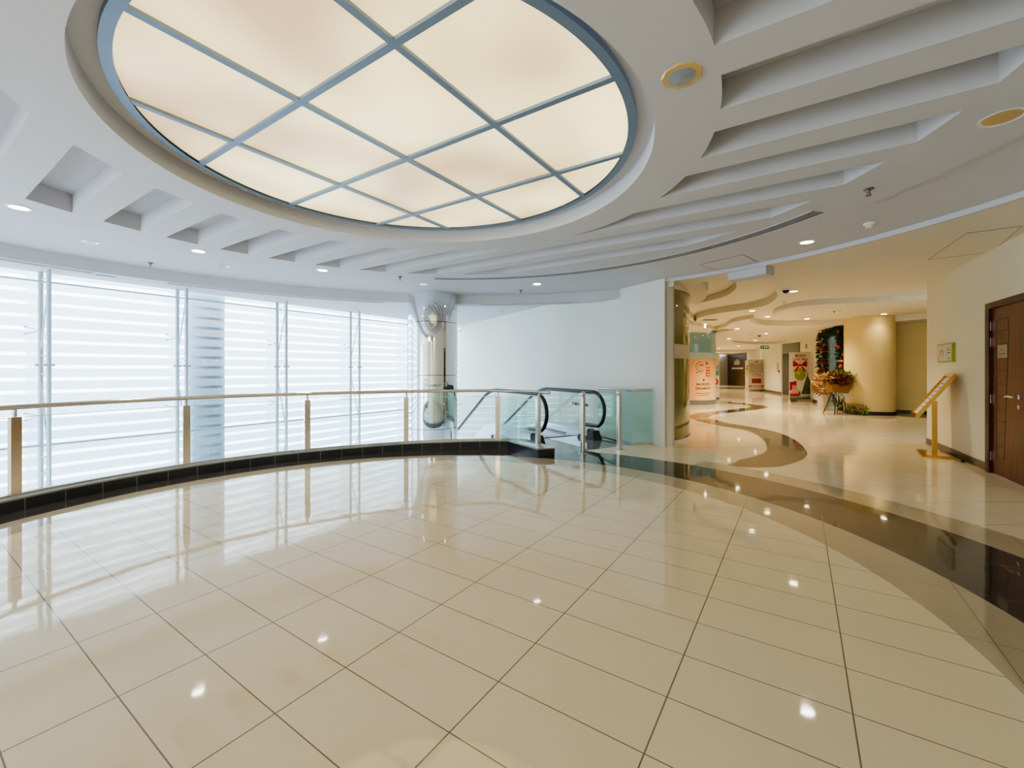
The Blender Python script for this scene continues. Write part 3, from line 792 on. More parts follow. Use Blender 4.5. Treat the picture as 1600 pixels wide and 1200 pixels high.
# comb plate and treads
mb = MB(); mb.hexa([EPt(Lo, .55, .002, -.1), EPt(Lo, 1.30, .002, -.1), EPt(Ro, 1.30, .002, .1), EPt(Ro, .55, .002, .1), EPt(Lo, .55, .012, -.1), EPt(Lo, 1.30, .012, -.1), EPt(Ro, 1.30, .012, .1), EPt(Ro, .55, .012, .1)]); mb.build('comb_plate', M['landing'], es)
for k in range(14):
    t_ = 1.32 + .38 * k; zt = -.005 if k < 2 else -.005 - .21 * (k - 1)
    mb = MB(); mb.hexa([EPt(Lo, t_, zt - .2, -.1), EPt(Lo, t_ + .38, zt - .2, -.1), EPt(Ro, t_ + .38, zt - .2, .1), EPt(Ro, t_, zt - .2, .1), EPt(Lo, t_, zt, -.1), EPt(Lo, t_ + .38, zt, -.1), EPt(Ro, t_ + .38, zt, .1), EPt(Ro, t_, zt, .1)])
    mb.build('step', M['tread'], es)
mb = MB()
for o in (Ro,):
    mb.hexa([EPt(o, .72, .03, .094), EPt(o, 1.5, .03, .094), EPt(o, 1.5, .03, .12), EPt(o, .72, .03, .12), EPt(o, .72, .045, .094), EPt(o, 1.5, .045, .094), EPt(o, 1.5, .045, .10), EPt(o, .72, .045, .10)])
mb.build('skirt_brush', M['black'], es)
# caution sticker on the glass
def st_map(t0, z0, off): return lambda x, y: EPt(Ro, t0 - x, z0 + y, off)
mb = MB(); mb.quad(EPt(Ro, .62, .60, .008), EPt(Ro, .12, .60, .008), EPt(Ro, .12, .655, .008), EPt(Ro, .62, .655, .008)); st = mb.build('warning_sticker', M['black'], es)
mb = MB(); mb.quad(EPt(Ro, .62, .52, .008), EPt(Ro, .12, .52, .008), EPt(Ro, .12, .599, .008), EPt(Ro, .62, .599, .008)); mb.build('sticker_body', M['paper'], es)
text_mesh('CAUTION', .055, st_map(.33, .628, .010), 'sticker_text', M['yellowp'], st, bold=.002)
mb = MB(); mb.poly([EPt(Ro, .60, .607, .010), EPt(Ro, .53, .607, .010), EPt(Ro, .565, .65, .010)]); mb.build('warning_triangle', M['yellowp'], st)
# guard glass by the wall
K = Vector((2.06, 7.36)); E1 = Vector((2.44, 7.42)); E0 = K + EV * .95 + Vector((.03, 0))
gu = thing('glass_guard', (K.x, K.y, 0), 'low glass guard with steel top rail closing the gap to the white wall', 'guard rail')
MB().tube([(E0.x, E0.y, ZR), (K.x, K.y, ZR), (E1.x, E1.y, ZR)], .025, 12).build('handrail', M['steel'], gu)
for p_, q_ in ((E0, K), (K, E1)):
    d_ = (q_ - p_).normalized(); n_ = Vector((-d_.y, d_.x)) * .005
    MB().prism([p_ + d_ * .01 - n_, q_ - d_ * .01 - n_, q_ - d_ * .01 + n_, p_ + d_ * .01 + n_], .04, ZR - .03).build('glass_panel', M['glassgreen'], gu)
    MB().prism([p_ - n_ * 3, q_ - n_ * 3, q_ + n_ * 3, p_ + n_ * 3], 0, .04).build('base_channel', M['steel'], gu)
for q_ in (K, E1): MB().box((q_.x, q_.y, .48), (.012, .012, .90)).build('edge_profile', M['paintsteel'], gu)

# ------------------------------------------------------------------ door in the right wall
dr = MB(); dt = lambda t_, o=0.: W1 + WD * t_ + WN * o      # o>0 towards the room
D0, D1 = DT0 + .05, DT1 - .05
dr.prism([dt(D0, .0), dt(D1, .0), dt(D1, -.045), dt(D0, -.045)], .01, HB - .05); door = struct(dr.build('door_1', M['wood']))
fm = MB()
for a0, a1 in ((DT0 - .06, DT0 + .045), (DT1 - .045, DT1 + .06)): fm.prism([dt(a0, .03), dt(a1, .03), dt(a1, -.06), dt(a0, -.06)], 0, HB - .045)
fm.prism([dt(DT0 - .06, .03), dt(DT1 + .06, .03), dt(DT1 + .06, -.06), dt(DT0 - .06, -.06)], HB - .044, HB + .03)
fm.build('door_frame', P('dark_mahogany_frame', (.05, .012, .010), .4), door)
def wl(t_, o, z): q_ = dt(t_, o); return (q_.x, q_.y, z)
gv = MB(); dk = 0
zs = [1.90, 1.76, 1.60, 1.44, 1.28, 1.12, .97, .82, .67, .52, .36, .22]
for i, z in enumerate(zs):
    k = i / 11; t1_ = D0 + .12; t2_ = D0 + .42 - .12 * abs(i - 1) / 10 if i else D0 + .40
    gv.hexa([wl(t1_, .0, z - .004), wl(t2_, .0, z + .0), wl(t2_, .002, z), wl(t1_, .002, z - .004), wl(t1_, .0, z + .003), wl(t2_, .0, z + .007), wl(t2_, .002, z + .007), wl(t1_, .002, z + .003)])
gv.prism([dt(D0 + .117), dt(D0 + .122), dt(D0 + .122, .002), dt(D0 + .117, .002)], .22, 1.90)
gv.hexa([wl(D0 + .42, 0, 1.76), wl(D0 + .425, 0, 1.76), wl(D0 + .425, .002, 1.76), wl(D0 + .42, .002, 1.76), wl(D0 + .40, 0, 1.905), wl(D0 + .405, 0, 1.905), wl(D0 + .405, .002, 1.905), wl(D0 + .40, .002, 1.905)])
gv.hexa([wl(D0 + .31, 0, .22), wl(D0 + .315, 0, .22), wl(D0 + .315, .002, .22), wl(D0 + .31, .002, .22), wl(D0 + .42, 0, 1.76), wl(D0 + .425, 0, 1.76), wl(D0 + .425, .002, 1.76), wl(D0 + .42, .002, 1.76)])
gv.build('groove_lines', P('groove_shadow', (.012, .005, .004), .5), door)
for z in (1.84, 1.64, .93, .22):
    MB().box((*dt(D0 - .008, .012), z), (.012, .012, .11), WD).build('hinge', M['steel'], door)
hm = MB(); hm.tube([wl(D0 + .67, .0, .985), wl(D0 + .67, .05, .985), wl(D0 + .64, .06, .985), wl(D0 + .56, .062, .99), wl(D0 + .50, .06, .975)], [.012, .011, .011, .010, .009], 10)
hm.build('lever_handle', M['chrome'], door)
for z_ in (.985, .87):
    MB().tube([wl(D0 + .67, .0, z_), wl(D0 + .67, .010, z_)], .027, 20).build('rose_plate', M['chrome'], door)
pt = D0 + .285
pq = MB(); pq.prism([dt(pt - .12, .002), dt(pt + .12, .002), dt(pt + .12, .008), dt(pt - .12, .008)], 1.435, 1.59)
plq = thing('door_plaque', (*dt(pt), 1.5), 'small brushed metal plaque with two dark lines on the mahogany door', 'plaque')
pq.build('plate', P('plaque_metal', (.33, .32, .28), .3, .5), plq)
wm = lambda t0, z0, o: (lambda x, y: wl(t0 + x * 1.0, o, z0 + y))
text_mesh('Ladies', .036, wm(pt, 1.535, .0095), 'lettering', M['darkprint'], plq)
text_mesh('Prayer Room', .036, wm(pt, 1.485, .0095), 'lettering', M['darkprint'], plq)
# framed poster
ps = thing('framed_poster', (*dt(.97, .0), 1.55), 'lime green framed notice poster on the cream wall', 'poster')
T_0, T_1 = .66, 1.30; Z0, Z1 = 1.415, 1.70
MB().prism([dt(T_0, .001), dt(T_1, .001), dt(T_1, .035), dt(T_0, .035)], Z0, Z1).build('frame', M['lime'], ps)
MB().prism([dt(T_0 + .03, .035), dt(T_1 - .03, .035), dt(T_1 - .03, .037), dt(T_0 + .03, .037)], Z0 + .02, Z1 - .02).build('sheet', P('pale_sheet', (.52, .56, .50), .4), ps)
mb = MB()
for k in range(9):
    a0, a1 = PI * k / 9, PI * (k + 1) / 9; cx, cz = T_0 + .21, 1.555
    mb.poly([wl(cx + .09 * math.cos(a0), .038, cz + .055 * math.sin(a0)), wl(cx + .09 * math.cos(a1), .038, cz + .055 * math.sin(a1)), wl(cx + .04 * math.cos(a1), .038, cz + .025 * math.sin(a1)), wl(cx + .04 * math.cos(a0), .038, cz + .025 * math.sin(a0))])
for s_ in (-1, 1): mb.poly([wl(cx + s_ * .04, .038, cz), wl(cx + s_ * .09, .038, cz), wl(cx + s_ * .08, .038, cz - .045), wl(cx + s_ * .04, .038, cz - .035)])
mb.build('print_motif', M['orangep'], ps)
for k, (z, m_) in enumerate(((1.635, 'orangep'), (1.60, 'red'), (1.555, 'darkprint'), (1.47, 'purple'))):
    MB().prism([dt(T_1 - .20, .037), dt(T_1 - .08, .037), dt(T_1 - .08, .038), dt(T_1 - .20, .038)], z - .007, z + .008).build('print_line', M[m_], ps)
MB().prism([dt(T_0 + .06, .037), dt(T_0 + .09, .037), dt(T_0 + .09, .038), dt(T_0 + .06, .038)], 1.455, 1.48).build('print_spot', M['purple'], ps)

# brass menu stand
s0 = Vector((6.40, 6.50)); sa = Vector((.60, .80)).normalized(); sb = Vector((sa.y, -sa.x))
stn = thing('brass_stand', (s0.x, s0.y, 0), 'polished brass display stand with tilted glazed frame beside the cream wall', 'display stand')
mb = MB(); mb.box((s0.x, s0.y, .012), (.62, .34, .024), sa); mb.box((s0.x, s0.y, .030), (.54, .27, .014), sa); mb.build('base', M['gold'], stn)
mb = MB(); mb.box((s0.x, s0.y, .43), (.055, .055, .79), sa); mb.build('pole', M['gold'], stn)
up = (Vector((sb.x, sb.y, 0)) * .40 + Vector((0, 0, .62))).normalized(); sx = Vector((sa.x, sa.y, 0)); nrm = up.cross(sx).normalized()
if nrm.x > 0: nrm = -nrm
R3 = Matrix((sx, up, nrm)).transposed(); cc = Vector((s0.x, s0.y, .885)) + nrm * .03
mb = MB(); W_, H_ = .58, .76
for dx in (-1, 1): mb.box(cc + sx * dx * (W_ / 2 - .02), (.045, H_, .045), rot=R3)
for dy in (-1, 1): mb.box(cc + up * dy * (H_ / 2 - .02), (W_, .045, .045), rot=R3)
mb.box(cc - nrm * .015, (W_ - .02, H_ - .02, .012), rot=R3); mb.build('frame', M['gold'], stn)
MB().box(cc - nrm * .006, (W_ - .1, H_ - .1, .004), rot=R3).build('sheet', M['paper'], stn)
mb = MB()
for k in range(7): mb.box(cc - nrm * .003 + up * (.22 - k * .07), (W_ - .22, .012, .001), rot=R3)
mb.build('print_lines', M['darkprint'], stn)
# door stop on the floor
mb = MB(); q = G(1504, 722); mb.lathe([(0, 0), (.022, 0), (.022, .018), (.012, .03), (0, .03)], (q.x, q.y, 0), 16); tag(mb.build('door_stop', M['blackplastic'], origin=(q.x, q.y, 0)), 'small black door stop on the floor by the cream wall', 'door stop')

# ------------------------------------------------------------------ round advert column (orange)
oc, orad = Vector((6.95, 17.0)), 1.02
t = thing('advert_column', (oc.x, oc.y, 0), 'round glass column wrapped in an orange advert with phone numbers', 'column')
def cylseg(nm, z0, z1, m_, r=orad): return MB().lathe([(r - .02, z0), (r, z0), (r, z1), (r - .02, z1)], (oc.x, oc.y, 0), 64).build(nm, m_, t)
cylseg('plinth', 0, .17, M['greymetal']); wrap = cylseg('advert_wrap', .171, 1.72, M['orangewrap']); cylseg('pale_band', 1.721, 1.95, M['blueband']); cylseg('glass_drum', 1.951, 2.78, M['blueglass'])
va = math.degrees(math.atan2(-oc.y, -oc.x)) + 22
def omap(s0_, z0_, o_=.004):
    return lambda x, y: (oc.x + (orad + o_) * math.cos(math.radians(va) + (s0_ + x) / orad), oc.y + (orad + o_) * math.sin(math.radians(va) + (s0_ + x) / orad), z0_ + y)
def opatch(s0_, s1_, z0_, z1_, nm, m_, o_=.003):
    mb = MB(); n = 8
    for i in range(n):
        a_, b_ = s0_ + (s1_ - s0_) * i / n, s0_ + (s1_ - s0_) * (i + 1) / n; f0 = omap(a_, 0, o_); f1 = omap(b_, 0, o_)
        mb.quad(f0(0, z0_), f1(0, z0_), f1(0, z1_), f0(0, z1_))
    return mb.build(nm, m_, wrap)
text_mesh('04-3925751', .125, omap(.22, .76), 'lettering', M['darkprint'], wrap, bold=.003)
text_mesh('056-6465751', .125, omap(.22, .61), 'lettering', M['darkprint'], wrap, bold=.003)
opatch(-.09, .50, .425, .44, 'small_print', M['darkprint']); opatch(-.01, .44, .35, .365, 'small_print', M['darkprint'])
f = omap(.20, .93); mb = MB(); mb.poly([f(-.04, -.04), f(.04, -.04), f(.025, .02), f(-.025, .02)]); mb.quad(f(-.06, .03), f(.06, .03), f(.06, .045), f(-.06, .045)); mb.build('telephone_mark', M['darkprint'], wrap)
for r0, r1, m_ in ((.17, .20, 'darkprint'), (.14, .17, 'yellowp'), (.12, .14, 'orangep'), (.20, .225, 'paper')):
    mb = MB(); f = omap(.08, 1.43, .004)
    for k in range(18):
        a0, a1 = math.radians(60 + 14 * k), math.radians(74 + 14 * k)
        mb.quad(f(r0 * math.cos(a0), r0 * math.sin(a0)), f(r1 * math.cos(a0), r1 * math.sin(a0)), f(r1 * math.cos(a1), r1 * math.sin(a1)), f(r0 * math.cos(a1), r0 * math.sin(a1)))
    mb.build('logo_arc', M[m_], wrap)
opatch(-.10, .17, 1.20, 1.225, 'logo_bar', M['darkprint']); opatch(.02, .2, 1.46, 1.50, 'logo_word', M['red'], .005); opatch(.30, .5, 1.37, 1.395, 'logo_bar', M['darkprint'])
opatch(.28, .38, 1.50, 1.60, 'logo_mark', M['purple']); opatch(.30, .49, 1.06, 1.30, 'red_banner', M['red']); opatch(.33, .47, 1.20, 1.25, 'banner_text', M['yellowp'], .005); opatch(.33, .47, 1.10, 1.15, 'banner_text', M['yellowp'], .005)
# bright lines of the drum: glowing strips laid on its face
f = omap(.1, 2.52, .004); mb = MB(); mb.quad(f(-.25, 0), f(.35, 0), f(.35, .02), f(-.25, .02)); mb.quad(f(.05, .05), f(.30, .14), f(.30, .155), f(.05, .065)); mb.build('bright_streak', P('bright_streak', (1, 1, 1), emit=(.9, .95, 1), es=1.2), t)

# ------------------------------------------------------------------ roller banners
def banner(nm, p, q, hgt, label, m_=None, z0=.04):
    p, q = Vector(p), Vector(q); d_ = (q - p).normalized(); n_ = Vector((d_.y, -d_.x)); c_ = (p + q) / 2
    if n_.dot(-p) < 0: n_ = -n_
    t = thing(nm, (c_.x, c_.y, 0), label, 'banner')
    L_ = (q - p).length
    MB().box((c_.x, c_.y, .04), (L_, .14, .08), d_).build('base', M['steel'], t)
    MB().box((c_.x, c_.y, .08 + (hgt - .08) / 2), (L_, .012, hgt - .08), d_).build('sheet', m_ or M['paper'], t)
    MB().box((c_.x, c_.y, hgt + .005), (L_, .03, .02), d_).build('top_rail', M['steel'], t)
    def mp(x, z, o=.008): w_ = c_ + d_ * x + n_ * o; return (w_.x, w_.y, z)
    return t, mp, L_
def patch(mp, x0, x1, z0, z1, nm, m_, t, o=.008): MB().quad(mp(x0, z0, o), mp(x1, z0, o), mp(x1, z1, o), mp(x0, z1, o)).build(nm, m_, t)
def disc(mp, x, z, rx, rz, nm, m_, t, o=.008, n=28): MB().poly([mp(x + rx * math.cos(2 * PI * k / n), z + rz * math.sin(2 * PI * k / n), o) for k in range(n)]).build(nm, m_, t)
t, mp, _ = banner('christmas_banner', (11.38, 17.62), (12.42, 17.86), 2.03, 'roller banner with red bow and green bauble wishing Merry Christmas', P('banner_sheet', (.80, .82, .78), .45))
text_mesh('MERRY', .18, lambda x, y: mp(x + .02, 1.88 + y), 'lettering', M['red'], t, bold=.004)
text_mesh('CHRISTMAS', .145, lambda x, y: mp(x, 1.735 + y), 'lettering', M['red'], t, bold=.003)
patch(mp, -.08, .08, 1.60, 1.635, 'lettering_bar', M['pinkred'], t)
for s_ in (-1, 1):
    MB().poly([mp(0, 1.50), mp(s_ * .30, 1.70), mp(s_ * .36, 1.62), mp(s_ * .36, 1.46), mp(s_ * .30, 1.43)]).build('bow_loop', M['red'], t)
    MB().poly([mp(0, 1.50), mp(s_ * .12, 1.45), mp(s_ * .36, 1.22), mp(s_ * .26, 1.24), mp(s_ * .22, 1.16)]).build('bow_tail', M['red'], t)
disc(mp, 0, 1.505, .05, .045, 'bow_knot', P('bow_dark', (.25, .0, .02), .5), t, .012)
disc(mp, 0, 1.10, .28, .24, 'bauble_print', P('bauble_green', (.36, .40, .05), .4), t, .010); disc(mp, -.08, 1.18, .09, .06, 'bauble_highlight', P('bauble_light', (.6, .62, .2), .4), t, .011)
patch(mp, -.045, .045, 1.335, 1.39, 'bauble_cap', M['goldbauble'], t)
TG = P('tree_green', (.045, .11, .04), .5)
MB().poly([mp(.36, 1.10, .012), mp(.05, .30, .012), mp(.52, .30, .012), mp(.52, .80, .012)]).build('tree_print', TG, t)
for k in range(26):
    z = .35 + random.random() * .65; hw = (1.10 - z) * .34; x = .38 + (random.random() * 1.2 - .7) * hw
    disc(mp, min(x, .50), z, .018, .018, 'tree_bauble', M[('pinkred', 'red', 'goldbauble')[k % 3]], t, .014, 10)
disc(mp, .36, 1.13, .035, .035, 'tree_star', M['goldbauble'], t, .014, 8)
RP = M['red']; PKs = P('pink_print', (.72, .40, .38), .5)
for x0, x1, z0, z1, m_ in ((-.52, -.28, .45, .82, RP), (-.30, -.18, .62, .85, RP), (-.45, -.05, .30, .50, PKs), (-.40, -.15, .50, .68, PKs), (-.50, -.05, .22, .34, RP), (-.12, .02, .25, .42, RP)):
    patch(mp, x0, x1, z0, z1, 'gift_print', m_, t, .010)
for k in range(16):
    x = -.49 + k * .065; h_ = .06 + .05 * random.random()
    MB().poly([mp(x - .03, .09, .015), mp(x + .04, .09, .015), mp(x + .005, .17 + h_, .015)]).build('foliage_print', TG, t)
# menu banner
t, mp, _ = banner('menu_banner', (14.70, 26.70), (15.66, 26.62), 1.95, 'grey and red roller banner in front of the white lift wall', P('banner_sheet_beige', (.50, .48, .43), .45))
patch(mp, -.42, .44, 1.12, 1.72, 'photo_print', P('mauve_photo', (.36, .32, .34), .5), t)
patch(mp, -.25, .25, .93, 1.02, 'red_box', M['red'], t); patch(mp, -.28, .28, .48, .78, 'photo_block', P('dark_red_food_photo', (.22, .03, .02), .5, noise=.8, nscale=25), t); patch(mp, -.45, .45, .25, .35, 'red_box', M['red'], t)
disc(mp, -.03, 1.83, .035, .05, 'emblem', M['green'], t); disc(mp, .05, 1.83, .035, .05, 'emblem', M['red'], t); patch(mp, -.3, .3, 1.745, 1.76, 'lettering_line', M['darkprint'], t)
for x, z in ((-.15, 1.45), (-.05, 1.38), (.02, 1.53), (-.08, 1.25)): disc(mp, x, z, .03, .04, 'photo_spot', M['pinkred'], t, .012, 12)
patch(mp, -.15, .18, 1.05, 1.08, 'lettering_line', M['red'], t); patch(mp, -.22, .22, .96, .985, 'white_text', M['paper'], t, .012); patch(mp, -.3, .3, .285, .315, 'white_text', M['paper'], t, .012)
# bright banner behind it
t, mp, _ = banner('yellow_banner', (15.55, 28.6), (16.1, 28.75), 1.95, 'bright yellow and white banner peeking out behind the grey menu banner', M['paper'])
patch(mp, -.27, .27, .95, 1.25, 'yellow_print', M['yellowp'], t); patch(mp, -.27, .27, 1.3, 1.45, 'green_print', M['lime'], t); patch(mp, -.2, .2, 1.5, 1.6, 'dark_print', M['purple'], t)
# white banner by the orange column
t, mp, _ = banner('sale_banner', (7.95, 18.35), (8.82, 18.25), 2.0, 'white roller banner with red discount disc behind the orange advert column', P('banner_white', (.66, .64, .58), .45))
disc(mp, .22, .80, .17, .17, 'discount_disc', M['red'], t); text_mesh('50%', .13, lambda x, y: mp(.22 + x, .82 + y, .012), 'lettering', M['paper'], t)
patch(mp, .12, .38, .54, .565, 'lettering_line', M['darkprint'], t); patch(mp, .05, .38, .42, .44, 'lettering_line', M['pinkred'], t)
patch(mp, -.43, .43, 1.08, 1.5, 'photo_print', P('lilac_photo', (.42, .40, .44), .5), t); patch(mp, .28, .40, 1.06, 1.25, 'teal_bottle', M['teal'], t, .012); patch(mp, .14, .26, 1.2, 1.4, 'grey_bottle', M['purple'], t, .012)
patch(mp, .1, .22, 1.62, 1.70, 'lettering_line', M['purple'], t); patch(mp, -.43, .43, .08, .14, 'foot_stripe', M['purple'], t)
# far panel emblem and lettering
d_ = (Vector((18.6, 34.0)) - Vector((19.45, 38.7))).normalized(); n_ = Vector((d_.y, -d_.x)); n_ = n_ if n_.dot(Vector((-1, -1))) > 0 else -n_
mid = Vector((19.45, 38.7)) + d_ * 2.6
def fm_(x, z, o=.03): q_ = mid + d_ * x + n_ * o; return (q_.x, q_.y, z)
t = thing('wall_emblem', (mid.x, mid.y, 1.4), 'pale crown-like skyline emblem over a line of lettering on the dark far panel', 'sign')
for k, h_ in enumerate((.22, .34, .28, .42, .30, .38, .24)): patch(lambda x, z, o=.03: fm_(x, z, o), -.75 + k * .2, -.60 + k * .2, 1.75, 1.75 + h_ * 1.2, 'emblem_bar', M['paper'], t, .03)
patch(fm_, -1.4, 1.4, 1.40, 1.52, 'lettering_line', M['paper'], t, .03)

# lift wall fittings
def lwp(t_, o, z): q_ = LW0 + ld * t_ + ln * o; return (q_.x, q_.y, z)
llen = (LW1 - LW0).length
def at_u(u, off=0):  # parameter on the lift wall
    k = (u - 800) / F; return (k * LW0.y - LW0.x) / (ld.x - k * ld.y)
tt = at_u(1215.5); bp = MB(); bp.prism([(lwp(tt - .13, .001, 0)[0], lwp(tt - .13, .001, 0)[1]), lwp(tt + .13, .001, 0)[:2], lwp(tt + .13, .02, 0)[:2], lwp(tt - .13, .02, 0)[:2]], 1.35, 1.68)
t = thing('call_panel', lwp(tt, 0, 1.5), 'brass lift call panel on the white wall near the dark opening', 'call panel'); bp.build('plate', M['bronzesteel'], t)
for z in (1.44, 1.57): MB().box(lwp(tt, .024, z), (.12, .01, .07), ld).build('button', M['paper'], t)
tt = at_u(1217.7); mb = MB(); mb.box(lwp(tt, .03, 1.24), (.12, .06, .12), ld); tag(mb.build('fire_alarm', M['red'], origin=lwp(tt, 0, 1.24)), 'small red fire alarm call point on the white lift wall', 'alarm')
# small grey sign on beige wall behind banner
q = Vector((12.95, 18.83)); mb = MB(); dq = Vector((-2.2, -4.1)).normalized(); nq = Vector((-dq.y, dq.x)); nq = nq if nq.dot(-q) > 0 else -nq
q = Vector((14.35, 21.4)) + dq * 2.6; mb.box((q.x + nq.x * .02, q.y + nq.y * .02, 2.36), (.28, .03, .20), dq); tag(mb.build('wall_sensor', M['greymetal'], origin=(q.x, q.y, 2.36)), 'small dark square box high on the yellow wall above the Christmas banner', 'wall box')
# exit sign
ex = Vector((13.6, 23.0)); z = 2.50; k = F / 23.0
t = thing('exit_sign', (13.55, 23.0, 2.61), 'green exit sign hanging from the corridor ceiling', 'exit sign')
MB().box((13.55, 23.0, z + .02), (.44, .05, .17)).build('housing', M['green'], t)
text_mesh('EXIT', .13, lambda x, y: (13.62 + x, 22.97, z + .02 + y), 'lettering', P('exit_white', (.8, .9, .8), .4, emit=(.7, 1, .7), es=.5), t)
MB().box((13.40, 22.97, z + .02), (.05, .004, .11)).build('figure_mark', M['paper'], t)
for dx in (-.15, .15): MB().tube([(13.55 + dx, 23.0, z + .1), (13.55 + dx, 23.0, 2.69)], .006, 6).build('hanger', M['steel'], t)

# ------------------------------------------------------------------ planting and garland
def leafball(mb, c, r, n, s, flat=.6):
    for _ in range(n):
        d_ = Vector((random.gauss(0, 1), random.gauss(0, 1), random.gauss(0, 1))).normalized(); p_ = Vector(c) + Vector((d_.x * r[0], d_.y * r[1], d_.z * r[2])) * (random.random() ** .4)
        x_ = Vector((random.gauss(0, 1), random.gauss(0, 1), random.gauss(0, 1))).normalized(); y_ = d_.cross(x_).normalized() if d_.cross(x_).length > .01 else Vector((0, 0, 1)); x_ = (x_ * .4 + d_).normalized()
        l = s * (.6 + .8 * random.random())
        mb.quad(p_, p_ + x_ * l * .5 + y_ * l * flat * .5, p_ + x_ * l, p_ + x_ * l * .5 - y_ * l * flat * .5)
gar = thing('christmas_garland', (*gp(.7, .12), 0), 'green Christmas garland with red baubles framing the shop window', 'garland')
path = [(gp(.44, .12), .75), (gp(.44, .12), 1.6), (gp(.44, .12), 2.3), (gp(.46, .12), 2.55), (gp(.60, .12), 2.60), (gp(.75, .12), 2.58), (gp(.88, .14), 2.58), (gp(.95, .14), 2.45), (gp(.95, .14), 1.8), (gp(.95, .14), 1.1)]
mb = MB(); pts3 = []
for s_g, ((p0_, z0_), (p1_, z1_)) in enumerate(zip(path, path[1:])):
    L_ = (Vector((*p1_, z1_)) - Vector((*p0_, z0_))).length; n = max(2, int(L_ / .07))
    for k in range(n):
        s_ = k / n; q_ = p0_ + (p1_ - p0_) * s_; zz = z0_ + (z1_ - z0_) * s_; pts3.append((q_.x, q_.y, zz))
        rg = .09 if s_g > 6 else .14; leafball(mb, (q_.x, q_.y, zz), (rg, rg, .09), 70, .09, .4)
mb.build('greenery', M['leaf'], gar)['kind'] = 'stuff'
for k in range(46):
    q_ = pts3[int(random.random() * len(pts3))]; r_ = .03 + .03 * random.random()
    c_ = (q_[0] - .1 + random.gauss(0, .09), q_[1] - .12, q_[2] + random.gauss(0, .03))
    MB().lathe([(0, -r_), (r_ * .7, -r_ * .7), (r_, 0), (r_ * .7, r_ * .7), (0, r_)], c_, 12).build('bauble', M['goldbauble'] if k % 5 == 0 else M['bauble'], gar)
# picture glimpsed inside the shop
def shop_pic(s_, z0_, z1_, w_, label, nm, inner):
    c_ = gp(s_, -1.2); t = thing(nm, (c_.x, c_.y, z0_), label, 'picture')
    MB().box((c_.x, c_.y, (z0_ + z1_) / 2), (w_, .03, z1_ - z0_), gd).build('frame', M['white'], t); inner(c_, t)
def inner1(c_, t):
    MB().box((c_.x + gn.x * .03, c_.y + gn.y * .03, 2.05), (.8, .01, .7), gd).build('sky_print', P('lilac_sky', (.45, .52, .60), .5), t)
    mb = MB(); leafball(mb, (c_.x + gn.x * .08, c_.y + gn.y * .08, 2.12), (.22, .03, .2), 160, .08); mb.build('tree_print', P('purple_tree', (.30, .12, .22), .6), t)
shop_pic(.66, 1.65, 2.45, 1.0, 'picture of a purple tree seen through the garlanded shop window', 'tree_picture', inner1)
def inner2(c_, t):
    for z_, h_ in ((1.22, .22), (.85, .35)): MB().box((c_.x + gn.x * .03, c_.y + gn.y * .03, z_), (.5, .01, h_), gd).build('pane_print', P('grey_print', (.35, .38, .36), .5), t)
shop_pic(.78, .55, 1.45, .7, 'white framed display seen low through the garlanded shop window', 'framed_display', inner2)

bk = Vector((9.45, 12.75))
t = thing('flower_cart', (bk.x, bk.y, 0), 'wicker basket of dried flowers on dark wooden legs by the round bay', 'flower stand')
tilt = Vector((1, .08)).normalized(); c_ = bk + Vector((.22, 0))
mb = MB(); zb = .62; lo = [(-.22, -.12), (.22, -.12), (.22, .12), (-.22, .12)]; hi = [(-.30, -.16), (.30, -.16), (.30, .16), (-.30, .16)]
mb.hexa([(c_.x + x, c_.y + y, zb - x * .12) for x, y in lo] + [(c_.x + x, c_.y + y, zb + .23 - x * .12) for x, y in hi]); mb.build('basket', M['wicker'], t)
mb = MB(); leafball(mb, (c_.x - .05, c_.y, 1.02), (.40, .22, .17), 520, .11, .6); mb.build('dried_flowers', M['dried'], t)['kind'] = 'stuff'
mb = MB(); leafball(mb, (c_.x, c_.y - .08, .98), (.30, .16, .13), 300, .10, .6); mb.build('dark_flowers', M['dried2'], t)['kind'] = 'stuff'
mb = MB(); leafball(mb, (c_.x + .32, c_.y, .98), (.22, .15, .17), 220, .13, .3); leafball(mb, (c_.x - .42, c_.y, 1.02), (.2, .15, .12), 180, .13, .3); mb.build('straw_blooms', M['straw'], t)['kind'] = 'stuff'
mb = MB(); leafball(mb, (c_.x + .1, c_.y, 1.16), (.28, .16, .1), 200, .09, .5); mb.build('green_sprigs', M['leaf2'], t)['kind'] = 'stuff'
for x0, y0, x1, y1 in ((c_.x - .10, c_.y - .05, bk.x - .05, bk.y - .25), (c_.x + .15, c_.y - .05, bk.x + .38, bk.y - .1), (c_.x - .10, c_.y + .08, bk.x + .02, bk.y + .3), (c_.x + .12, c_.y + .08, bk.x + .40, bk.y + .25)):
    MB().tube([(x0, y0, zb + .02), (x1, y1, 0)], [.022, .016], 8).build('leg', M['darkwood'], t)
mb = MB()
for k in range(26):
    x_ = c_.x - .15 + random.random() * .45; mb.tube([(x_, c_.y - .15 + random.random() * .1, zb), (x_ + random.gauss(0, .06), c_.y - .17, .35 + random.random() * .15)], .007, 5)
mb.build('ribbon_strands', P('pale_ribbon', (.6, .62, .55), .5), t)['kind'] = 'stuff'
vz = G(1288, 641); t = thing('floor_vase', (vz.x, vz.y, 0), 'grey floor vase of brown pampas stems beside the flower basket', 'vase')
MB().lathe([(0, 0), (.10, 0), (.12, .08), (.13, .35), (.11, .5), (.12, .52), (.10, .52), (.09, .45), (0, .4)], (vz.x, vz.y, 0), 24).build('pot', P('grey_ceramic', (.45, .42, .36), .4), t)
mb = MB(); leafball(mb, (vz.x - .05, vz.y, .70), (.26, .2, .18), 260, .14, .3); mb.build('pampas', M['dried'], t)['kind'] = 'stuff'
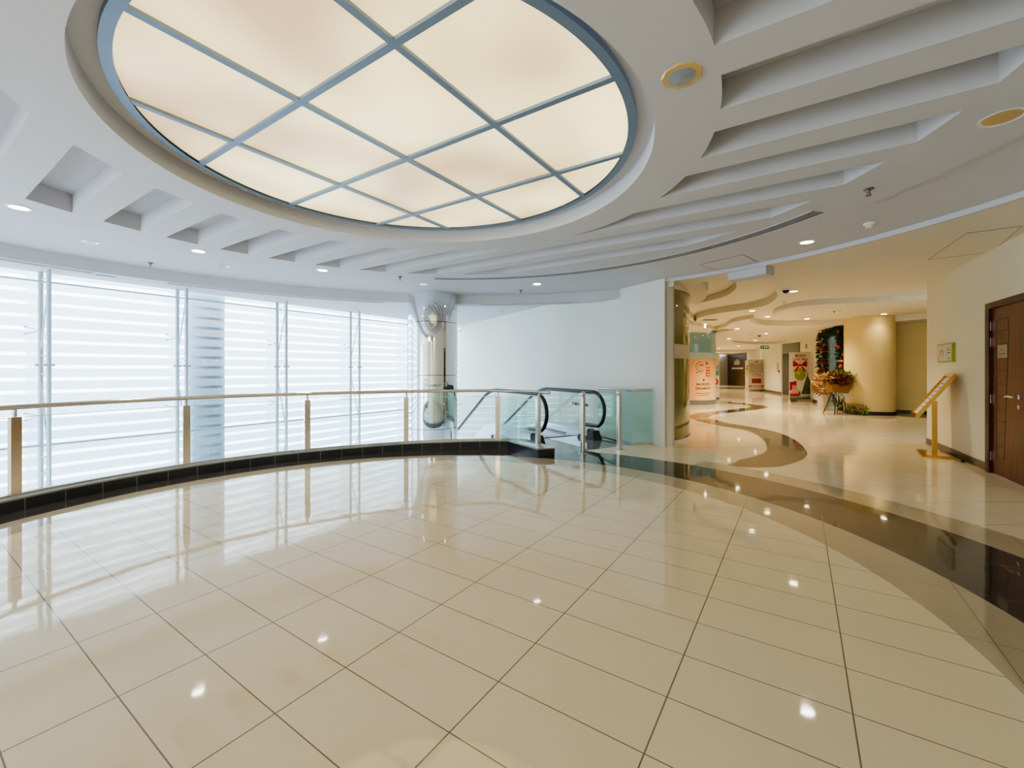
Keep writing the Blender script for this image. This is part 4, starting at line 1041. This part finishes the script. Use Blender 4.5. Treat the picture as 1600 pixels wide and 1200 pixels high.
pp = G(1316, 642); t = thing('potted_ivy', (pp.x, pp.y, 0), 'dark leafy potted ivy on the floor under the flower basket', 'plant')
MB().lathe([(0, 0), (.09, 0), (.12, .2), (.10, .2), (0, .17)], (pp.x, pp.y, 0), 20).build('pot', M['blackplastic'], t)
mb = MB(); leafball(mb, (pp.x, pp.y, .30), (.20, .16, .20), 260, .10, .7); mb.build('leaves', M['leaf2'], t)['kind'] = 'stuff'
mb = MB(); leafball(mb, (pp.x - .05, pp.y, .42), (.16, .14, .16), 160, .10, .7); mb.build('dark_leaves', M['leaf'], t)['kind'] = 'stuff'
# lattice fence with vine, curving round the bay
def fpt(k): return pol(CYC, CYR + .16, k)
f0, f1 = 184, 222
t = thing('lattice_fence', (*fpt((f0 + f1) / 2), 0), 'low brown lattice fence with vine leaves around the yellow bay', 'fence')
mb = MB(); n = 7
for k in range(n):
    a0 = f0 + (f1 - f0) * k / n; a1 = f0 + (f1 - f0) * (k + 1) / n; b1 = f0 + (f1 - f0) * k / n
    p0_, p1_, p2_ = fpt(a0), fpt(a1), fpt(b1)
    for w0_, zz in ((0, 0.02), (1, .12), (2, .22)):
        mb.tube([(*p0_, zz), (*p1_, zz + .10)], .008, 5); mb.tube([(*fpt(a0 + (f1 - f0) / n), zz), (*p2_, zz + .10)], .008, 5)
mb.build('lattice', P('fence_wood', (.12, .05, .03), .5), t)
mb = MB()
for k in (.35, .95): leafball(mb, (*fpt(f0 + (f1 - f0) * k), .14), (.09, .08, .10), 50, .06, .8)
mb.build('vine_leaves', M['leaf2'], t)['kind'] = 'stuff'

# ------------------------------------------------------------------ ceiling fittings
def downlight(lit, em, R=.085):
    t = thing('recessed_downlight', (0, 0, 0), 'x', 'downlight')
    MB().lathe([(R - .018, .0), (R - .018, -.006), (R, -.006), (R + .004, 0)], (0, 0, 0), 28).build('trim_ring', M['white'] if lit else M['steel'], t)
    MB().lathe([(0, -.0035), (R - .019, -.0035)], (0, 0, 0), 28).build('lamp', em, t)
    return t
dlA = downlight(True, M['emit_ring']); dlB = downlight(True, M['emit_warm']); dlC = downlight(False, M['off'], .075)
spots = []
def putlight(proto, u, v, label, group, lit=True, scale=1., e=28, colr=(1, .9, .75), z=2.8):
    p_ = CP(u, v, z); o = place(proto, (p_.x, p_.y, p_.z - .001), label, group); o.scale = (scale,) * 3
    if lit:
        ld_ = bpy.data.lights.new('spot_beam', 'SPOT'); ld_.energy = e; ld_.color = colr; ld_.spot_size = math.radians(125); ld_.spot_blend = 1.; ld_.shadow_soft_size = .07
        lo_ = bpy.data.objects.new('spot_beam', ld_); COL.objects.link(lo_); lo_.location = (p_.x, p_.y, p_.z - .03)
    return p_
g1 = 'lit downlights around the ceiling ring'
for u, v, lb in ((30, 324, 'lit downlight beside the widest ceiling slot over the glass wall side'), (310, 392, 'lit downlight below the third ceiling slot, second one along the ring'), (504, 422, 'lit downlight below the sixth ceiling slot, third one along the ring'),
                 (839, 443.5, 'lit downlight between the mirror column and the white wall'), (1261, 378, 'lit downlight past the end of the long curved air grille')):
    putlight(dlA, u, v, lb, g1, e=60)
g2 = 'unlit downlights around the ceiling ring'
for u, v, lb in ((141, 378, 'unlit chrome-rimmed downlight between the first two lit ones'), (349, 415, 'unlit chrome-rimmed downlight between the second and third lit ones'), (663, 444, 'unlit downlight in the ceiling just before the mirror column')):
    putlight(dlC, u, v, lb, g2, lit=False)
for u, v, lb in ((545, 472, 'unlit downlight in the ceiling over the atrium before the mirror column'), (732, 477.5, 'unlit downlight over the atrium just past the mirror column'), (823, 477, 'unlit downlight over the atrium closest to the white wall line'), (782, 487, 'unlit downlight over the atrium in the second row past the mirror column'), (721, 503, 'unlit downlight over the atrium farthest beyond the mirror column')):
    putlight(dlC, u, v, lb, 'unlit downlights over the atrium', lit=False, z=2.86)
g3 = 'lit downlights in the corridor ceiling'
for k, (u, v, lb) in enumerate(((1240, 455, 'lit downlight next to the dome camera in the corridor ceiling'), (1175, 485.5, 'lit downlight on the brown curved step before the first recess'), (1199, 494.5, 'lit downlight beside the tip of the big glowing ceiling recess'),
        (1261, 498, 'lit downlight inside the big glowing recess near the banner side'), (1381, 490.5, 'lit downlight in the recess above the yellow round bay'), (1101, 506.5, 'lit downlight under the small grille by the blue drum column'),
        (1152, 513.5, 'lit downlight midway over the corridor before the second recess'), (1197, 521, 'lit downlight over the corridor between the two glowing recesses'), (1139, 529, 'lit downlight just before the tip of the second recess'),
        (1180, 531.5, 'lit downlight inside the second glowing recess'), (1154, 540.5, 'lit downlight past the second recess toward the dark panel'), (1123, 544.5, 'lit downlight by the white sale banner'), (1117, 551.5, 'lit downlight over the sale banner, deepest in the corridor'))):
    putlight(dlB, u, v, lb, g3, e=(25 if u > 1370 else 380 if v > 500 else 280), colr=(1, .80, .52))
# open recess downlight and speaker
p_ = CP(1566, 184); t = thing('open_downlight', (p_.x, p_.y, p_.z), 'large open unlit downlight recess with white rim in the ceiling ring', 'downlight')
MB().lathe([(.085, 0), (.105, -.004), (.105, 0)], p_, 32).build('trim_ring', M['white'], t)
MB().lathe([(0, -.001), (.084, -.001)], p_, 32).build('reflector', M['amber'], t)
p_ = CP(1065, 118); t = thing('ceiling_speaker', (p_.x, p_.y, p_.z), 'round grey sensor in a cracked golden rim beside the huge ceiling light', 'ceiling fitting')
MB().lathe([(.062, -.003), (.068, -.007), (.098, -.007), (.104, 0)], p_, 9).build('rim_ring', M['amber'], t)
MB().lathe([(0, -.016), (.02, -.016), (.03, -.012), (.066, -.010), (.066, -.002)], p_, 32).build('grille_face', M['off'], t)
# sprinklers
def sprinkler():
    t = thing('fire_sprinkler', (0, 0, 0), 'x', 'sprinkler')
    MB().lathe([(0, 0), (.04, 0), (.036, -.008), (.015, -.012), (.010, -.03)], (0, 0, 0), 20).build('escutcheon', M['darksteel'], t)
    mb = MB()
    for s_ in (-1, 1): mb.tube([(s_ * .006, 0, -.02), (s_ * .014, 0, -.035), (s_ * .004, 0, -.055)], .003, 6)
    mb.build('yoke', M['darksteel'], t)
    MB().lathe([(0, -.054), (.022, -.054), (.022, -.058), (0, -.06)], (0, 0, 0), 14).build('deflector', M['darksteel'], t)
    return t
sp_ = sprinkler()
for u, v, lb in ((235, 410.5, 'ceiling sprinkler near the fascia above the glass wall'), (625, 432.5, 'ceiling sprinkler just before the mirror column'), (814, 453.5, 'ceiling sprinkler between the mirror column and the white wall'), (1357, 295, 'ceiling sprinkler beside the outer step of the ring above the cream wall'), (1304, 486, 'small sprinkler in the corridor recess by the smoke detector')):
    p_ = CP(u, v); place(sp_, p_, lb, 'ceiling sprinklers')
def smoke():
    t = thing('smoke_detector', (0, 0, 0), 'x', 'smoke detector')
    MB().lathe([(0, 0), (.055, 0), (.055, -.015), (.045, -.025)], (0, 0, 0), 24).build('mount', M['white'], t)
    MB().lathe([(.045, -.025), (.036, -.03), (.034, -.048), (.02, -.054), (0, -.054)], (0, 0, 0), 24).build('sensor_head', P('cream_plastic', (.7, .66, .55), .4), t)
    return t
sm = smoke()
for u, v, lb in ((1359, 348.5, 'smoke detector on the ceiling between the ring and the white fascia strip'), (1225, 470, 'smoke detector at the brown ceiling step behind the dome camera'), (1312, 484, 'smoke detector in the recess above the yellow round bay'), (1173, 523.5, 'tiny smoke detector over the corridor by the second recess')):
    p_ = CP(u, v); place(sm, p_, lb, 'ceiling smoke detectors')
p_ = CP(1228, 450.5); t = thing('dome_camera', p_, 'white dome security camera on the corridor ceiling', 'camera')
MB().lathe([(0, 0), (.075, 0), (.075, -.03), (.062, -.04)], p_, 28).build('housing', M['white'], t)
MB().lathe([(.058, -.038), (.05, -.07), (.028, -.09), (0, -.095)], p_, 28).build('dome', P('smoked_dome', (.02, .02, .025), .08), t)
p_ = CP(1186.5, 522.5); t = thing('dome_camera', p_, 'tiny dark dome camera deeper in the corridor near the second recess', 'camera')
MB().lathe([(0, 0), (.075, 0), (.075, -.03), (.062, -.04)], p_, 20).build('housing', M['white'], t)
MB().lathe([(.058, -.038), (.05, -.07), (.028, -.09), (0, -.095)], p_, 20).build('dome', M['black'], t)
# air grilles
def arc_grille(c_, r0, r1, a0, a1, z, label, n=60):
    m_ = pol(c_, (r0 + r1) / 2, (a0 + a1) / 2); t = thing('air_grille', (m_.x, m_.y, z), label, 'air grille')
    def ringseg(ra, rb, za, zb, nm, mm):
        mb = MB(); mb.band([(pol(c_, ra, a0 + (a1 - a0) * i / n), pol(c_, 1, a0 + (a1 - a0) * i / n) - c_) for i in range(n + 1)], [(0, za), (0, zb), (rb - ra, zb), (rb - ra, za)]); mb.build(nm, mm, t)
    ringseg(r0 + .008, r1 - .008, z - .002, z - .0005, 'dark_slot', M['slotdark'])
    ringseg(r0, r0 + .012, z - .006, z - .0005, 'frame_edge', M['ceiling']); ringseg(r1 - .012, r1, z - .006, z - .0005, 'frame_edge', M['ceiling'])
    w_ = r1 - r0 - .024
    for k in range(3): ra = r0 + .012 + w_ * (k + .85) / 4; ringseg(ra, ra + w_ * .08, z - .003, z - .002, 'blade', M['ceiling'])
arc_grille(CR, 3.74, 3.90, 12.5, 97, ZM, 'long curved air grille along the outer edge of the ceiling ring')
def fa(u, v): p_ = G(u, v, ZL); return math.degrees(math.atan2(p_.y - FAS.y, p_.x - FAS.x))
arc_grille(FAS, FR + .06, FR + .16, fa(148, 426), fa(148, 426) + 40, ZL, 'curved air grille in the lip above the glass wall at the edge of view')
arc_grille(FAS, FR + .06, FR + .16, fa(601, 472), fa(262, 443), ZL, 'curved air grille in the lip before the mirror column')
arc_grille(FAS, FR + .06, FR + .16, fa(892, 470), fa(750, 474), ZL, 'curved air grille in the lip between the mirror column and white wall')
p_ = G(165, 431, ZL); t = thing('air_diffuser', (p_.x, p_.y, ZL), 'small square air diffuser in the lip above the glass wall', 'air diffuser'); MB().box((p_.x, p_.y, ZL - .006), (.2, .07, .01), (.6, .8)).build('plate', M['alu'], t)
p_ = CP(1109, 499.5, 2.75); t = thing('corridor_vent', (p_.x, p_.y, p_.z), 'short brown louvre vent in the corridor ceiling by the blue drum column', 'air grille')
MB().box((p_.x, p_.y, p_.z - .006), (.42, .16, .01)).build('frame', P('vent_brown', (.35, .27, .17), .5), t)
for k in range(4): MB().box((p_.x, p_.y - .055 + k * .037, p_.z - .013), (.38, .012, .006)).build('blade', M['slotdark'], t)
# access hatches
for quad_, lb in (([(1093, 413.6), (1122, 421.4), (1184, 409), (1160, 397.6)], 'flush access hatch in the ceiling just before the white wall corner'), ([(1450, 405.6), (1510, 364), (1596, 353), (1551, 393)], 'cracked access hatch in the ceiling meeting the cream wall')):
    pts = [CP(u, v) for u, v in quad_]; zc_ = pts[0].z; c_ = sum(pts, Vector()) / 4
    t = thing('access_hatch', (c_.x, c_.y, zc_), lb, 'hatch')
    ptsq = [c_ + (q_ - c_) * .985 for q_ in pts]
    MB().poly([(q_.x, q_.y, zc_ - .003) for q_ in ptsq]).build('panel', M['ceiling' if 'white wall' in lb else 'corr_ceiling'], t)
    mb = MB()
    for a_, b_ in zip(pts, pts[1:] + pts[:1]): mb.tube([(a_.x, a_.y, zc_ - .002), (b_.x, b_.y, zc_ - .002)], .004, 4)
    mb.build('seam', P('hatch_seam', (.30, .24, .20), .6), t)

# ------------------------------------------------------------------ light
w_ = bpy.data.worlds.new('daylight'); SC.world = w_; w_.use_nodes = True
bg = w_.node_tree.nodes['Background']; bg.inputs[0].default_value = (.76, .88, 1, 1); bg.inputs[1].default_value = 5.6
def area(loc, size, e, colr, rot=(0, 0, 0), sy=None):
    l = bpy.data.lights.new('fill_lamp', 'AREA'); l.energy = e; l.color = colr; l.size = size; l.shape = 'RECTANGLE'; l.size_y = sy or size
    o = bpy.data.objects.new('fill_lamp', l); COL.objects.link(o); o.location = loc; o.rotation_euler = rot; return o
# unseen fill lamps added behind the viewpoint to brighten the lobby
for x, y in ((-3, -3), (2, -3), (6, -2.5)): area((x, y, 2.7), 2.2, 125, (1, .86, .66))

for x, y in ((17.0, 34.5), (14.5, 28.5)):      # unseen spots added to brighten the corridor's far end, no fittings there
    ld_ = bpy.data.lights.new('spot_beam', 'SPOT'); ld_.energy = 260; ld_.color = (1, .76, .46); ld_.spot_size = math.radians(130); ld_.spot_blend = 1.; ld_.shadow_soft_size = .07
    lo_ = bpy.data.objects.new('spot_beam', ld_); COL.objects.link(lo_); lo_.location = (x, y, 2.66)
# ------------------------------------------------------------------ camera
cam = bpy.data.cameras.new('camera'); co = bpy.data.objects.new('camera', cam); COL.objects.link(co)
co.location = (0, 0, H); co.rotation_euler = (math.radians(90), 0, 0)
cam.sensor_width = 36; cam.lens = 36 * F / 1600; cam.shift_y = -(600 - CY) / 1600; cam.clip_start = .05; cam.clip_end = 200
SC.camera = co
SC.view_settings.view_transform = 'AgX'; SC.view_settings.look = 'AgX - Medium High Contrast'; SC.view_settings.exposure = .32; SC.view_settings.gamma = 1.
